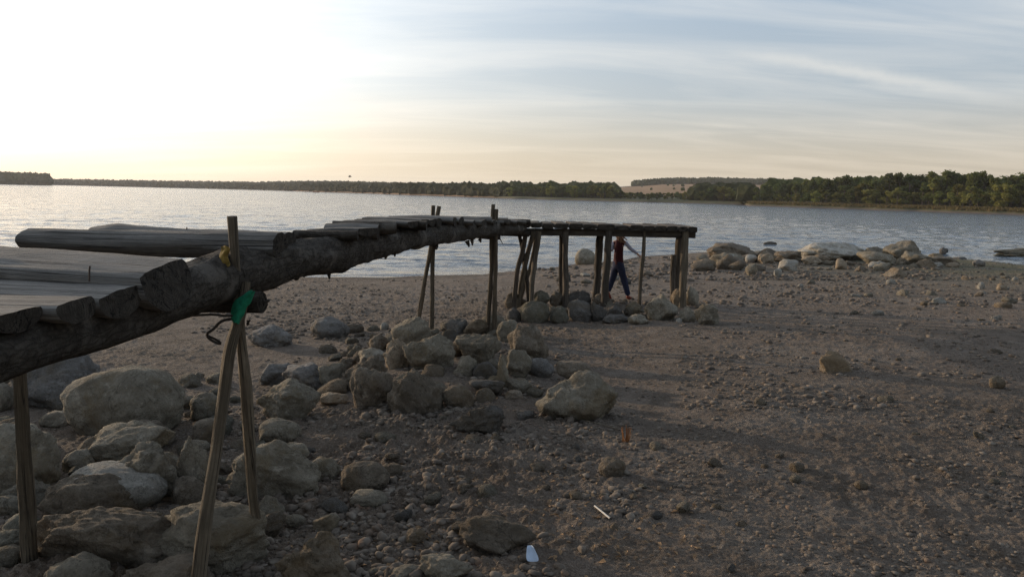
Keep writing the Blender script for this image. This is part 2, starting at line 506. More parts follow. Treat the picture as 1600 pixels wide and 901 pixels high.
rock(762, 586, 790, 604, 'round', 'grey', 'small stone between the dark round one and the upright splinter')
rock(776, 552, 797, 608, 'slab', 'grey', 'upright splinter of stone at the right of the middle heap', depth=.6)
rock(788, 545, 832, 592, 'block', 'grey', 'leaning grey slab right of the upright splinter', tilt=18)
rock(824, 558, 866, 590, 'round', 'blue', 'round bluish stone between the middle heap and the hollowed boulder')
rock(776, 498, 814, 535, 'round', 'grey', 'rounded grey stone just right of the paired middle poles')
rock(792, 505, 858, 562, 'ridge', 'brown', 'rough brown boulder at the foot of the thin lone pole', depth=.8)
rock(836, 577, 966, 660, 'block', 'grey', 'big lone boulder with a hollow in its top right of the middle heap', depth=.75)
rock(868, 563, 925, 592, 'slab', 'brown', 'flat stone cap behind the top of the hollowed boulder', d=7.6, z0=1)
rock(690, 598, 742, 640, 'round', 'brown', 'earthy brown stone right of the pointed front boulder')
rock(732, 592, 790, 618, 'slab', 'dark', 'low dark slab below the small triangular stone')
rock(700, 632, 790, 680, 'ridge', 'dark', 'low lumpy dark rock sunk in the earth left of the hollowed boulder', depth=.6)
rock(788, 608, 818, 626, 'round', 'brown', 'little round stone below the upright splinter')
rock(806, 640, 838, 656, 'slab', 'dark', 'little flat stone left of the foot of the hollowed boulder')
# ---- open ground, near
rock(532, 719, 610, 772, 'dome', 'brown', 'domed brown stone behind a smaller oblong one in the gravel')
rock(546, 763, 606, 793, 'round', 'grey', 'oblong grey stone in front of the domed brown one')
rock(478, 712, 532, 752, 'round', 'grey', 'roundish grey stone right of the sloping wedge boulder')
rock(594, 722, 630, 748, 'round', 'brown', 'small stone touching the right side of the domed brown one')
rock(716, 803, 838, 868, 'block', 'brown', 'angular stone with a yellowish left face beside the white scrap', depth=.7)
rock(655, 863, 742, 915, 'wedge', 'grey', 'flat wedge stone at the bottom picture edge left of the white scrap')
rock(612, 880, 662, 912, 'round', 'grey', 'low stone at the bottom picture edge left of the flat wedge stone')
rock(488, 800, 532, 832, 'wedge', 'grey', 'pointed small stone above the boulder with the ochre crest')
rock(935, 712, 978, 746, 'round', 'brown', 'lone round stone in the gravel below the hollowed boulder')
rock(634, 824, 668, 850, 'round', 'brown', 'small round stone left of the angular yellowish faced one')
rock(444, 802, 478, 824, 'round', 'grey', 'small grey stone above the ochre crested boulder, near the rear pole foot')
rock(386, 506, 458, 543, 'round', 'blue', 'smooth bluish boulder on the beach right of the green rag')
rock(485, 493, 548, 528, 'round', 'blue', 'smooth bluish boulder on the beach left of the middle heap')
rock(594, 503, 608, 514, 'block', 'pale', 'small white stone left of the back of the middle heap')
rock(1280, 547, 1330, 581, 'wedge', 'ochre', 'lone stone with a sunlit ochre side on the open right ground', depth=.8)
rock(1545, 586, 1572, 606, 'round', 'ochre', 'ochre stone on the open ground near the right picture edge')
# ---- the bar of stones under the far arm of the jetty
for a in [(812, 470, 860, 505, 'round', 'moss', 'large round greenish stone behind the thin lone pole at the far heap'),
          (858, 477, 889, 505, 'round', 'moss', 'round greenish stone right of the large round one at the far heap'),
          (886, 466, 928, 503, 'block', 'dark', 'dark blocky stone right of the two round greenish ones'),
          (922, 470, 948, 502, 'wedge', 'dark', 'dark stone below the twin posts of the far arm'),
          (944, 474, 976, 496, 'block', 'dark', 'dark stone just right of the twin posts of the far arm'),
          (974, 470, 1002, 494, 'wedge', 'grey', 'grey stone below the walking person'),
          (940, 490, 984, 506, 'slab', 'dark', 'low dark slab at the front of the far heap'),
          (980, 490, 1014, 508, 'slab', 'grey', 'low grey slab left of the big square block of the far heap'),
          (1006, 458, 1060, 502, 'block', 'grey', 'biggest square block of the far heap with a flat pale top'),
          (1060, 478, 1088, 503, 'block', 'grey', 'stone wedged right of the big square block'),
          (1084, 474, 1124, 508, 'wedge', 'grey', 'rightmost boulder of the far heap sloping down to the sand'),
          (790, 480, 816, 502, 'round', 'dark', 'small dark stone left of the large round greenish one'),
          (1056, 496, 1066, 504, 'block', 'pale', 'little white stone at the foot of the big square block')]:
    rock(*a)
for a in [(834, 453, 860, 472, 'round', 'moss', 13.9, 'small round stone on top of the far heap right of the thin lone pole'),
          (858, 456, 884, 478, 'block', 'brown', 13.9, 'brown stone on top of the far heap at the second post'),
          (788, 456, 814, 482, 'round', 'brown', 13.9, 'leftmost upper stone of the far heap'),
          (884, 454, 926, 478, 'slab', 'dark', 14.1, 'broad dark slab on top of the far heap between the posts'),
          (924, 458, 952, 478, 'round', 'brown', 14.0, 'brown stone wedged between the twin posts'),
          (1048, 450, 1072, 478, 'round', 'ochre', 13.9, 'yellow sunlit stone beside the end posts of the jetty'),
          (1066, 446, 1094, 482, 'block', 'grey', 14.1, 'grey stone leaning on the outermost end post')]:
    rock(*a[:6], a[7], d=a[6])
# ---- the stony point at the water on the right
for a in [(1103, 379, 1188, 403, 'slab', 'brown', 'long low brown rock at the water left of the dark flat ones'),
          (1083, 404, 1120, 422, 'block', 'ochre', 'sunlit ochre stone just right of the jetty end'),
          (1138, 397, 1151, 412, 'round', 'pale', 'small pale round stone in front of the long low rock'),
          (1164, 397, 1184, 410, 'round', 'pale', 'pale stone right of the small round one at the point'),
          (1184, 396, 1210, 412, 'block', 'ochre', 'ochre stone in front of the round topped rock at the point'),
          (1189, 387, 1214, 402, 'round', 'brown', 'round topped brown rock at the waterline of the point'),
          (1222, 387, 1252, 400, 'slab', 'dark', 'dark wet rock at the left foot of the long pale outcrop'),
          (1076, 392, 1102, 399, 'slab', 'dark', 'dark flat rock at the waterline behind the jetty end'),
          (1164, 411, 1184, 432, 'wedge', 'grey', 'three cornered grey stone standing on the open point'),
          (1209, 419, 1222, 433, 'wedge', 'pale', 'small upright pale chip right of the three cornered stone'),
          (1246, 378, 1352, 408, 'slab', 'pale', 'long pale outcrop with a sunlit left end on the point'),
          (1378, 375, 1448, 413, 'wedge', 'grey', 'tallest rock of the point with a pale sunlit left face'),
          (1338, 392, 1402, 415, 'slab', 'grey', 'low grey rock between the long outcrop and the tallest rock'),
          (1300, 389, 1334, 402, 'block', 'pale', 'yellowish ledge in front of the long pale outcrop'),
          (1305, 403, 1324, 421, 'block', 'ochre', 'rusty orange stone below the long pale outcrop'),
          (1252, 399, 1288, 414, 'ridge', 'ochre', 'ochre rubble stone below the sunlit left end of the outcrop'),
          (1360, 407, 1388, 419, 'ridge', 'pale', 'pale crumbly stone below the low grey rock'),
          (1380, 417, 1418, 434, 'slab', 'ochre', 'flat sunlit stone below the tallest rock'),
          (1418, 389, 1448, 404, 'slab', 'grey', 'grey shelf on the right shoulder of the tallest rock'),
          (1446, 395, 1478, 410, 'round', 'grey', 'low rounded rock at the right foot of the tallest rock'),
          (1519, 405, 1540, 416, 'round', 'blue', 'round bluish stone at the water near the right picture edge'),
          (1556, 442, 1574, 454, 'round', 'ochre', 'orange stone on the green shore near the right picture edge'),
          (1526, 440, 1540, 452, 'block', 'pale', 'pale upright stone left of the orange one'),
          (1246, 443, 1256, 450, 'round', 'pale', 'small pale stone alone on the open point'),
          (1261, 436, 1274, 444, 'slab', 'grey', 'small flat grey stone alone on the open point'),
          (898, 388, 930, 413, 'dome', 'grey', 'pale rounded boulder at the water behind the jetty posts')]:
    rock(*a)
for a in [(1288, 379, 1348, 405, 'ridge', 'pale', 'ridged pale rock at the right end of the long outcrop'),
          (1342, 385, 1388, 408, 'block', 'grey', 'blocky grey rock between the long outcrop and the tallest rock, behind the low grey one'),
          (1398, 392, 1462, 415, 'wedge', 'grey', 'sloping grey rock in front of the right shoulder of the tallest rock'),
          (1206, 391, 1258, 410, 'ridge', 'brown', 'ridged brown rock filling the gap left of the long pale outcrop'),
          (1108, 394, 1164, 413, 'ridge', 'grey', 'ridged grey rock below the long low brown rock'),
          (1436, 400, 1500, 414, 'slab', 'brown', 'low brown slab tailing off right of the tallest rock')]:
    rock(*a)
def water_rock(x0, y0, x1, y1, style, tone, label, depth=.7):
    v = ray((x0 + x1) / 2, y1); d = (WATER_Z - EYE) / v[2]
    rock(x0, y0, x1, y1, style, tone, label, d=d, depth=depth, bury=.3, name='wet_rock', cat='rock')
water_rock(1193, 377, 1214, 382, 'slab', 'dark', 'small flat black rock farthest out in the water, left of the outcrop')
water_rock(1467, 386, 1482, 397, 'ridge', 'dark', 'small jagged black rock standing in the water right of the point')
water_rock(1488, 401, 1512, 408, 'slab', 'dark', 'low black rock awash near the shore right of the point')
water_rock(1552, 387, 1790, 404, 'slab', 'moss', 'flat spit of brown rock in the water at the right picture edge', .3)

# ---- smaller loose stones, each its own object (the largest of a great many; the rest is gravel)
def small_meshes(n, sub=2):
    out = []
    for k in range(n):
        P, Fc = rock_shape(['block', 'slab', 'wedge', 'ridge', 'block', 'round', 'wedge'][k % 7], 900 + k, sub)
        out.append((P, Fc))
    return out
SM = small_meshes(14, 3)
SMD = {}
def scatter_stones(n, pxr, pyr, sizes, tones, label, group, keep=lambda px, py: True):
    c = 0; tries = 0
    while c < n and tries < n * 40:
        tries += 1
        px = random.uniform(*pxr); py = random.uniform(*pyr)
        if not keep(px, py): continue
        p = hit(px, py)
        if any((p[0] - a) ** 2 + (p[1] - b) ** 2 < (r + .06) ** 2 for a, b, r in ROCKS_XY): continue
        s = sizes[0] + (sizes[1] - sizes[0]) * random.random() ** 2.2
        k = random.randrange(len(SM)); tone = random.choice(tones)
        if (k, tone) not in SMD:
            P, Fc = SM[k]
            SMD[(k, tone)] = mesh_data('loose_stone', P, [tuple(f) for f in Fc.tolist()], ROCK[tone])
        o = bpy.data.objects.new('loose_stone', SMD[(k, tone)])
        flat = random.uniform(.45, .8)
        o.scale = (s / 2, s / 2 * random.uniform(.7, 1), s / 2 * flat)
        o.rotation_euler = (random.uniform(-.25, .25), random.uniform(-.25, .25), random.uniform(0, 6.28))
        o.location = (p[0], p[1], float(ground_z(p[0], p[1])[0]) + s / 2 * flat * random.uniform(.15, .6))
        COL.objects.link(o)
        tag(o, label, 'stone', group)
        ROCKS_XY.append((p[0], p[1], s / 2))
        c += 1
scatter_stones(18, (430, 860), (640, 900), (.07, .17), ['brown', 'grey', 'brown', 'dark'], 'loose dusty stone in the dark gravel between the poles and the white scrap', 'loose stones in the near gravel')
scatter_stones(14, (860, 1180), (690, 900), (.05, .11), ['brown', 'grey', 'ochre', 'dark'], 'loose stone in the rubble right of the white scrap', 'loose stones right of the white scrap')
scatter_stones(20, (1180, 1600), (500, 760), (.06, .14), ['brown', 'grey', 'brown', 'ochre'], 'loose stone on the trodden open ground at the right', 'loose stones on the open right ground')
scatter_stones(26, (1330, 1600), (428, 500), (.14, .32), ['pale', 'grey', 'ochre', 'brown'], 'loose pale stone on the greenish shore at the far right', 'loose stones on the far right shore')
scatter_stones(58, (1085, 1490), (396, 424), (.2, .85), ['pale', 'grey', 'brown', 'ochre', 'grey', 'brown'], 'loose stone in the rubble in front of the stony point', 'loose stones on the stony point')
scatter_stones(14, (850, 1060), (400, 445), (.14, .4), ['brown', 'grey', 'dark', 'pale'], 'loose stone on the slope behind the far arm of the jetty', 'loose stones behind the jetty')
scatter_stones(74, (500, 840), (512, 632), (.14, .34), ['brown', 'grey', 'grey', 'ochre'], 'loose stone among the boulders of the middle heap', 'loose stones of the middle heap')
scatter_stones(44, (0, 430), (590, 900), (.13, .34), ['grey', 'brown', 'moss'], 'loose stone between the big boulders at the left', 'loose stones between the left boulders')

scatter_stones(22, (785, 1115), (470, 504), (.14, .32), ['grey', 'dark', 'moss', 'brown'], 'lesser stone packed between the bigger ones of the far heap', 'lesser stones of the far heap')
for (x0, y0, x1, y1, st, tn) in [(296, 612, 350, 660, 'round', 'grey'), (300, 652, 352, 694, 'round', 'brown'), (424, 690, 484, 722, 'round', 'grey'),
                                 (96, 700, 150, 740, 'round', 'grey'), (268, 742, 322, 792, 'round', 'brown')]:
    rock(x0, y0, x1, y1, st, tn, 'loose stone between the big boulders at the left', name='loose_stone', cat='stone', group='loose stones between the left boulders')
# ---- gravel nobody could count
def gravel():
    t = NT('gravel_mix')
    v = t.coord('Object')
    a = t.noise(v, 13, 2, .5)
    c = t.ramp(a, [(.28, (.06, .049, .039)), (.45, (.115, .092, .072)), (.62, (.165, .136, .108)), (.82, (.245, .21, .17))])
    c = t.mix(t.ramp(t.noise(v, 7, 3, .5), [(.6, (0, 0, 0)), (.7, (.6, .6, .6))]), c, (.20, .12, .075))
    m = t.bsdf(c, .95, t.bump(t.noise(v, 120, 4, .7), .5, .004), .12)
    T = [rock_shape(s, 700 + i, 2 if i < 4 else 1) for i, s in enumerate(['block', 'ridge', 'wedge', 'slab', 'wedge', 'block', 'ridge'])]
    VV = []; FF = []; base = 0
    def zone(n, pxr, pyr, s0, s1, power, tmpl, dens=None):
        nonlocal base
        px = rng.uniform(*pxr, n); py = rng.uniform(*pyr, n)
        # vectorised ground hit: march on the base surface
        v = np.stack([(px - 800) / F, -(py - 450.5) / F, -np.ones(n)], 1) @ CMn.T
        v = v / v[:, 1:2]
        lo = np.full(n, .8); hi = np.full(n, 60.)
        for _ in range(30):
            mid = (lo + hi) / 2
            p = EYEV + v * mid[:, None]
            ab = p[:, 2] > zbase(p[:, 0], p[:, 1])
            lo = np.where(ab, mid, lo); hi = np.where(ab, hi, mid)
        p = EYEV + v * lo[:, None]
        x, y = p[:, 0], p[:, 1]
        clump = fbm2(x * 1.4, y * 1.4, 3, 77) + .25 * rng.normal(size=n)
        ok = clump > (-.05 if dens is None else dens)
        x, y = x[ok], y[ok]
        z = zbase(x, y) + zfine(x, y)
        ok = z > WATER_Z + .04
        x, y, z = x[ok], y[ok], z[ok]
        s = s0 + (s1 - s0) * rng.random(len(x)) ** power
        for i in range(len(x)):
            P, Fc = T[tmpl[i % len(tmpl)]]
            a = rng.uniform(0, 6.28); c_, s_ = math.cos(a), math.sin(a)
            Q = P * (s[i] / 2 * np.array([1, rng.uniform(.5, 1), rng.uniform(.3, .8)]))
            Q = np.stack([Q[:, 0] * c_ - Q[:, 1] * s_, Q[:, 0] * s_ + Q[:, 1] * c_, Q[:, 2]], 1)
            Q = Q + np.array([x[i], y[i], z[i] + s[i] * .04])
            VV.append(Q); FF.append(Fc + base); base += len(Q)
    zone(9500, (330, 1000), (640, 930), .010, .075, 3.4, [0, 1, 2, 3])
    zone(1500, (-60, 420), (600, 930), .015, .07, 2.4, [0, 1, 2, 3])
    zone(6000, (850, 1700), (520, 930), .010, .045, 2.6, [4, 5, 6], .1)
    zone(3600, (1060, 1700), (425, 640), .018, .10, 3.0, [4, 5, 6], -.35)
    zone(2600, (400, 900), (500, 660), .02, .10, 2.2, [4, 5, 6], .0)
    zone(2600, (820, 1460), (398, 440), .05, .24, 2.4, [4, 5, 6], -.1)
    zone(3600, (300, 840), (436, 530), .02, .10, 2.8, [4, 5, 6], -.05)
    zone(3000, (850, 1600), (405, 480), .03, .16, 2.8, [4, 5, 6], -.2)
    zone(2600, (860, 1700), (500, 800), .012, .06, 3.0, [4, 5, 6], -.3)
    o = big_mesh('gravel', np.concatenate(VV), np.concatenate(FF), m)
    o['kind'] = 'stuff'
gravel()

def litter():
    m = plain('dry_leaves', (.24, .15, .08), .85, 0, 6, .55)
    V = []; Fq = []
    spots = [(690, 835, 60, 26), (850, 830, 60, 22), (880, 800, 40, 22), (650, 860, 30, 14), (870, 745, 40, 10), (560, 850, 60, 30), (1060, 825, 40, 30), (960, 860, 90, 30), (700, 745, 40, 15)]
    for (cx, cy, sx, sy) in spots:
        for k in range(46):
            p = hit(random.gauss(cx, sx), min(910, random.gauss(cy, sy)))
            z = float(ground_z(p[0], p[1])[0]) + .006
            s = random.uniform(.007, .022)
            a = random.uniform(0, 6.28); dx = Vector((math.cos(a), math.sin(a), random.uniform(-.5, .5))) * s
            dy = Vector((-math.sin(a), math.cos(a), random.uniform(-.4, .6))) * s * .5
            c = Vector((p[0], p[1], z)); b = len(V)
            V += [tuple(c - dx), tuple(c - dy + Vector((0, 0, s * .3))), tuple(c + dx), tuple(c + dy + Vector((0, 0, s * .4)))]
            Fq.append((b, b + 1, b + 2)); Fq.append((b, b + 2, b + 3))
    o = add('leaf_litter', V, Fq, m, smooth=False); o['kind'] = 'stuff'
litter()

# ------------------------------------------------------------------ timber
def sweep(path, ry, rz, segs=18, prof='log', seed=0, rough=.06, roll=0.0, along=.06, cap_cut=0.0):
    """a length of timber along a path; prof 'log' is round, 'slab' is split flat on top, 'board' is sawn.
    returns verts, faces, uv, material index (1 = cut ends)"""
    path = np.asarray(path, float)
    seg = np.r_[0, np.cumsum(np.linalg.norm(np.diff(path, axis=0), axis=1))]
    L = seg[-1]; n = max(3, int(L / along) + 1)
    s = np.linspace(0, L, n)
    C = np.stack([np.interp(s, seg, path[:, k]) for k in range(3)], 1)
    if len(path) > 2:
        for _ in range(max(1, n // 12)):
            C[1:-1] = (C[:-2] + 2 * C[1:-1] + C[2:]) / 4
    RY = np.interp(s, seg, np.broadcast_to(ry, len(path))); RZ = np.interp(s, seg, np.broadcast_to(rz, len(path)))
    T = np.gradient(C, axis=0); T /= np.linalg.norm(T, axis=1)[:, None]
    up = np.array([0, 0, 1.]) if abs(T[0, 2]) < .75 else np.array([0, 1., 0])
    S = np.cross(T, up); S /= np.linalg.norm(S, axis=1)[:, None]
    U = np.cross(S, T)
    a = np.linspace(0, 2 * np.pi, segs, endpoint=False)
    ca, sa = np.cos(a), np.sin(a)
    if prof == 'slab':
        top = .30
        sa = np.where(sa > 0, np.minimum(sa, top + .12 * sa), sa)
    elif prof == 'board':
        k = np.maximum(np.abs(ca), np.abs(sa)) ** .85
        ca, sa = ca / k, sa / k
    c_, s_ = math.cos(roll), math.sin(roll)
    pa, pb = ca * c_ - sa * s_, ca * s_ + sa * c_
    g = np.random.default_rng(seed); off = g.uniform(-90, 90, 3)
    V = C[:, None, :] + S[:, None, :] * (pa[None, :, None] * RY[:, None, None]) + U[:, None, :] * (pb[None, :, None] * RZ[:, None, None])
    dirs = S[:, None, :] * pa[None, :, None] + U[:, None, :] * pb[None, :, None]
    Q = np.stack([np.broadcast_to(s[:, None] * 3.2, (n, segs)), np.broadcast_to(ca * 1.7, (n, segs)), np.broadcast_to(sa * 1.7, (n, segs))], -1).reshape(-1, 3)
    nz = fbm3(Q + off, 3, seed).reshape(n, segs)
    Q2 = Q * np.array([.35, 3.2, 3.2])
    nz = nz + .5 * noise3(Q2 + off, seed + 5).reshape(n, segs)
    rad = np.minimum(RY, RZ)[:, None, None]
    V = V + dirs * (nz[:, :, None] * rough * rad)
    if cap_cut:
        V[0] += T[0] * (pb[:, None] * cap_cut * RZ[0]); V[-1] += T[-1] * (pb[:, None] * -cap_cut * RZ[-1])
    per = 2 * np.pi * float(np.mean(RY + RZ)) / 2
    uvu = np.broadcast_to(np.abs(((a / (2 * np.pi) * 2) % 2) - 1) * per, (n, segs))
    uvv = np.broadcast_to(s[:, None], (n, segs))
    uv = np.stack([uvu, uvv], -1).reshape(-1, 2)
    V = V.reshape(-1, 3)
    Fq = []
    for i in range(n - 1):
        b = i * segs
        for j in range(segs):
            k = (j + 1) % segs
            Fq.append((b + j, b + k, b + segs + k, b + segs + j))
    mi = [0] * len(Fq)
    # rounded, slightly irregular cut ends
    ends = []; euv = []
    for e, idx in ((0, 0), (1, n - 1)):
        b = len(V) + len(ends)
        ends += [V[idx * segs:(idx + 1) * segs].mean(0)]
        c = len(V) + len(ends) - 1
        ring = V[idx * segs:(idx + 1) * segs]
        gg = np.random.default_rng(seed + 99 + e)
        inner = ends[-1] + (ring - ends[-1]) * .55 + T[idx] * (gg.uniform(-.04, .04, segs) * min(RZ[idx], RY[idx]))[:, None]
        ends += list(ring); r0 = len(V) + len(ends) - segs
        ends += list(inner); i0 = len(V) + len(ends) - segs
        ruv = np.stack([pa * RY[idx], pb * RZ[idx]], -1) + .004
        euv += [np.full((1, 2), .004), ruv, ruv * .55]
        for j in range(segs):
            k = (j + 1) % segs
            q = [(c, i0 + k, i0 + j), (i0 + j, i0 + k, r0 + k, r0 + j)]
            if e == 1: q = [x[::-1] for x in q]
            Fq += q; mi += [1, 1]
    V = np.concatenate([V, np.array(ends)])
    uv = np.concatenate([uv] + euv)
    return V, Fq, uv, mi

def stub(V, Fq, uv, mi, base, tip, r, seed):
    a, b, c, d = sweep([base, (np.array(base) + np.array(tip)) / 2 + .004, tip], [r, r * .7, r * .25], [r, r * .7, r * .25], 8, 'log', seed, .25, along=.02)
    o = len(V)
    return np.concatenate([V, a]), Fq + [tuple(i + o for i in f) for f in b], np.concatenate([uv, c]), mi + d

def timber(name, parent, mats, *args, **k):
    V, Fq, uv, mi = sweep(*args, **k)
    return add(name, V, Fq, mats, parent, uv=uv, midx=mi)

def bark_mat(name, lo, mid, hi):
    """furrowed bark, flaking off in places"""
    t = NT(name)
    v = t.coord('UV', (9, 3.2, 1))
    vo = t.coord('Object')
    vor = t.n('ShaderNodeTexVoronoi', {'Vector': t.n('ShaderNodeVectorMath', {0: v, 1: t.n('ShaderNodeTexNoise', {'Vector': vo, 'Scale': 9.0, 'Detail': 4.0}).outputs[1]}, operation='ADD').outputs[0], 'Scale': 2.4}, feature='DISTANCE_TO_EDGE').outputs[0]
    fur = t.ramp(vor, [(.0, (0, 0, 0)), (.16, (1, 1, 1))])
    n = t.noise(vo, 16, 8, .72)
    c = t.ramp(n, [(.3, lo), (.5, mid), (.72, hi)])
    c = t.mix(t.math('MULTIPLY', t.math('SUBTRACT', 1.0, fur), .4), c, tuple(x * .35 for x in lo))
    fl = t.ramp(t.noise(vo, 3.2, 5, .65), [(.56, (0, 0, 0)), (.62, (.8, .8, .8))])
    c = t.mix(fl, c, tuple(min(1, x * 1.15) for x in hi))
    n1 = t.bump(t.math('MULTIPLY', fur, t.math('SUBTRACT', 1.0, fl)), .6, .014)
    n2 = t.bump(n, .9, .03, n1)
    return t.bsdf(c, .92, t.bump(t.noise(vo, 70, 5, .7), .6, .006, n2), .1)
BARK = bark_mat('furrowed_bark', (.034, .028, .022), (.062, .052, .042), (.105, .09, .074))
GREY = [WOOD, END]; BRK = [BARK, END]; POL = [POLE, END]; PST = [POST, END]
jetty = empty('jetty', (-.6, 8.5, float(zbase(-.6, 8.5))))
tag(jetty, 'crooked home-made wooden jetty of logs and slabs on thin poles, bent at the far end', 'jetty')
J = jetty

def deck_drop(d):
    return np.interp(d, [2.0, 3.0, 4.0, 4.6, 6.0, 7.5, 9.0, 10.7, 12, 13.5, 14.5], [.30, .255, .215, .215, .205, .215, .265, .32, .365, .42, .47])
def edge_x(d):                       # right-hand edge of the first arm
    return np.interp(d, [1.5, 3.4, 4, 4.6, 6, 7.5, 10.7, 12, 13.5, 15.2], [-1.22, -1.19, -1.10, -1.02, -.83, -.63, -.19, -.01, .20, .45])

# long barky log that carries the right-hand side, with broken branch stubs
gp = []
for d, py, in [(3.42, 438), (3.75, 420), (4.2, 405), (4.6, 397), (5.2, 388), (6.0, 376), (6.8, 369), (7.5, 364), (9.0, 360), (10.7, 358), (12, 357), (13.6, 357)]:
    gp.append(at(800 + (edge_x(d) - .05) / d * F, py, d))
gr = [.100, .100, .098, .105, .100, .093, .095, .098, .098, .098, .088, .085]
V, Fq, uv, mi = sweep(gp, gr, gr, 26, 'log', 31, .17, along=.05)
def gat(px, py, d): return at(px, py, d)
for (px, py, d, px2, py2, r, s) in [(512, 421, 4.63, 515, 436, .022, 1), (540, 412, 4.9, 541, 420, .03, 2), (604, 392, 5.85, 602, 405, .026, 3), (617, 389, 6.0, 617, 401, .02, 4), (610, 390, 5.9, 610, 396, .05, 5),
                                    (730, 376, 8.8, 733, 386, .028, 6), (737, 375, 9.0, 738, 384, .022, 7), (749, 373, 9.4, 751, 379, .025, 8), (462, 430, 4.2, 463, 438, .03, 9),
                                    (680, 383, 7.4, 682, 390, .03, 10), (778, 369, 10.6, 786, 382, .010, 11), (772, 369, 10.5, 774, 378, .012, 12)]:
    V, Fq, uv, mi = stub(V, Fq, uv, mi, gat(px, py, d), gat(px2, py2, d), r, 60 + s)
o = add('stringer', V, Fq, BRK, J, uv=uv, midx=mi)
o['label'] = 'long dark bowed log with bark and broken branch stubs under the right edge'
# left-hand stringer of the same arm, and the short near one under the first slabs
lp = [(float(np.interp(d, [4.4, 11, 12.5, 15], [-1.14, -1.08, -.92, -.62])), d, EYE - deck_drop(d) - .185) for d in np.linspace(4.4, 14.4, 12)]
timber('stringer', J, BRK, lp, .075, .075, 14, 'log', 32, .12, along=.12)
np_ = [(-1.38, .9, EYE - .47), (-1.325, 2.0, EYE - .435), (-1.31, 2.8, EYE - .425), (-1.27, 3.3, EYE - .395), (-1.24, 3.62, EYE - .375)]
timber('stringer', J, BRK, np_, [.085, .085, .09, .105, .11], [.075, .075, .088, .112, .115], 24, 'log', 33, .12, along=.04)
timber('stringer', J, BRK, [(-2.3, .9, EYE - .45), (-2.25, 3.7, EYE - .42)], .09, .09, 14, 'log', 34, .12, along=.12)
# crossbeams tied to the poles
A = at(196, 470, 3.56); B = at(410, 472, 3.42); A2 = A + (A - B) * 1.35
timber('crossbeam', J, BRK, [A2, A, B], [.048, .05, .045], [.048, .05, .045], 16, 'log', 35, .12, along=.05)
dz = EYE - .575
timber('crossbeam', J, BRK, [(-1.2, 11.45, dz), (edge_x(10.9) - .03, 10.80, dz)], .04, .04, 12, 'log', 36, .1, along=.08)
timber('crossbeam', J, BRK, [(-.75, 13.75, EYE - .66), (.28, 13.65, EYE - .66)], .05, .05, 12, 'log', 37, .1, along=.08)

# near slabs, one by one
def slab(xr, xl, d, drop, ry, rz, roll, seed, prof='slab', mats=GREY, bend=0, cut=.0, dl=None, lift=-.01):
    dl = d if dl is None else dl
    m = (xr + xl) / 2
    return timber('plank', J, mats, [(xl, dl, EYE - drop + lift), (m, (d + dl) / 2, EYE - drop + lift / 2 + bend), (xr, d, EYE - drop)],
                  [ry * .92, ry * .97, ry], [rz * .9, rz * .96, rz], 30, prof, seed, .10, roll, .03, cut)
slab(-1.205, -2.55, 2.76, .315, .205, .105, -.17, 41, cut=.35, lift=.058)['label'] = 'wide pale flat topped slab, the brightest of the near ones'
slab(-1.215, -2.5, 2.45, .348, .130, .058, -.12, 42, 'slab', cut=.2, lift=.03)
slab(-1.215, -2.45, 2.20, .338, .10, .046, -.05, 43, 'slab', cut=.2)
slab(-1.245, -2.4, 1.99, .335, .10, .040, .0, 44, 'slab')
slab(-1.24, -2.4, 1.72, .36, .12, .05, .0, 45, 'slab')
slab(-1.24, -2.4, 1.45, .36, .12, .05, .0, 46, 'slab')
H = timber('plank', J, GREY, [at(50, 373, 3.84), at(130, 377, 3.83), at(300, 382, 3.82), at(438, 384, 3.80)], [.125, .13, .13, .11], [.050, .056, .064, .060], 30, 'log', 47, .12, .1, .03)
H['label'] = 'long cracked grey slab with a rounded left end lying across behind the green rag post'
timber('plank', J, GREY, [at(146, 361, 4.12), at(180, 362, 4.12), at(300, 371, 4.10), at(452, 374, 4.06)], [.06, .11, .11, .10], [.022, .040, .042, .04], 26, 'log', 48, .12, 0, .03)
# all the other slabs of the first arm
d = 4.75; k = 0
while d < 15.1:
    w = random.uniform(.12, .19)
    ro = random.uniform(-.05, .07); lo_ = random.uniform(-.12, .12)
    dr = float(deck_drop(d)); th = random.uniform(.035, .052)
    xr = float(edge_x(d)) + .03 + ro; xl = min(float(np.interp(d, [4, 11, 12.5, 15], [-1.22, -1.2, -1.0, -.75])) + lo_ * .6, xr - .34)
    zc = EYE - dr - th + random.uniform(-.012, .012)
    sk = random.uniform(-.10, .10)
    timber('plank', J, GREY if k % 3 else BRK, [(xl, d + sk, zc + random.uniform(-.02, .02)), ((xl + xr) / 2, d + sk / 2, zc + random.uniform(-.01, .015)), (xr, d, zc)],
           w, th, 14, random.choice(['log', 'slab', 'slab']), 500 + k, .14, random.uniform(-.1, .1), .05)
    d += w * 1.72; k += 1
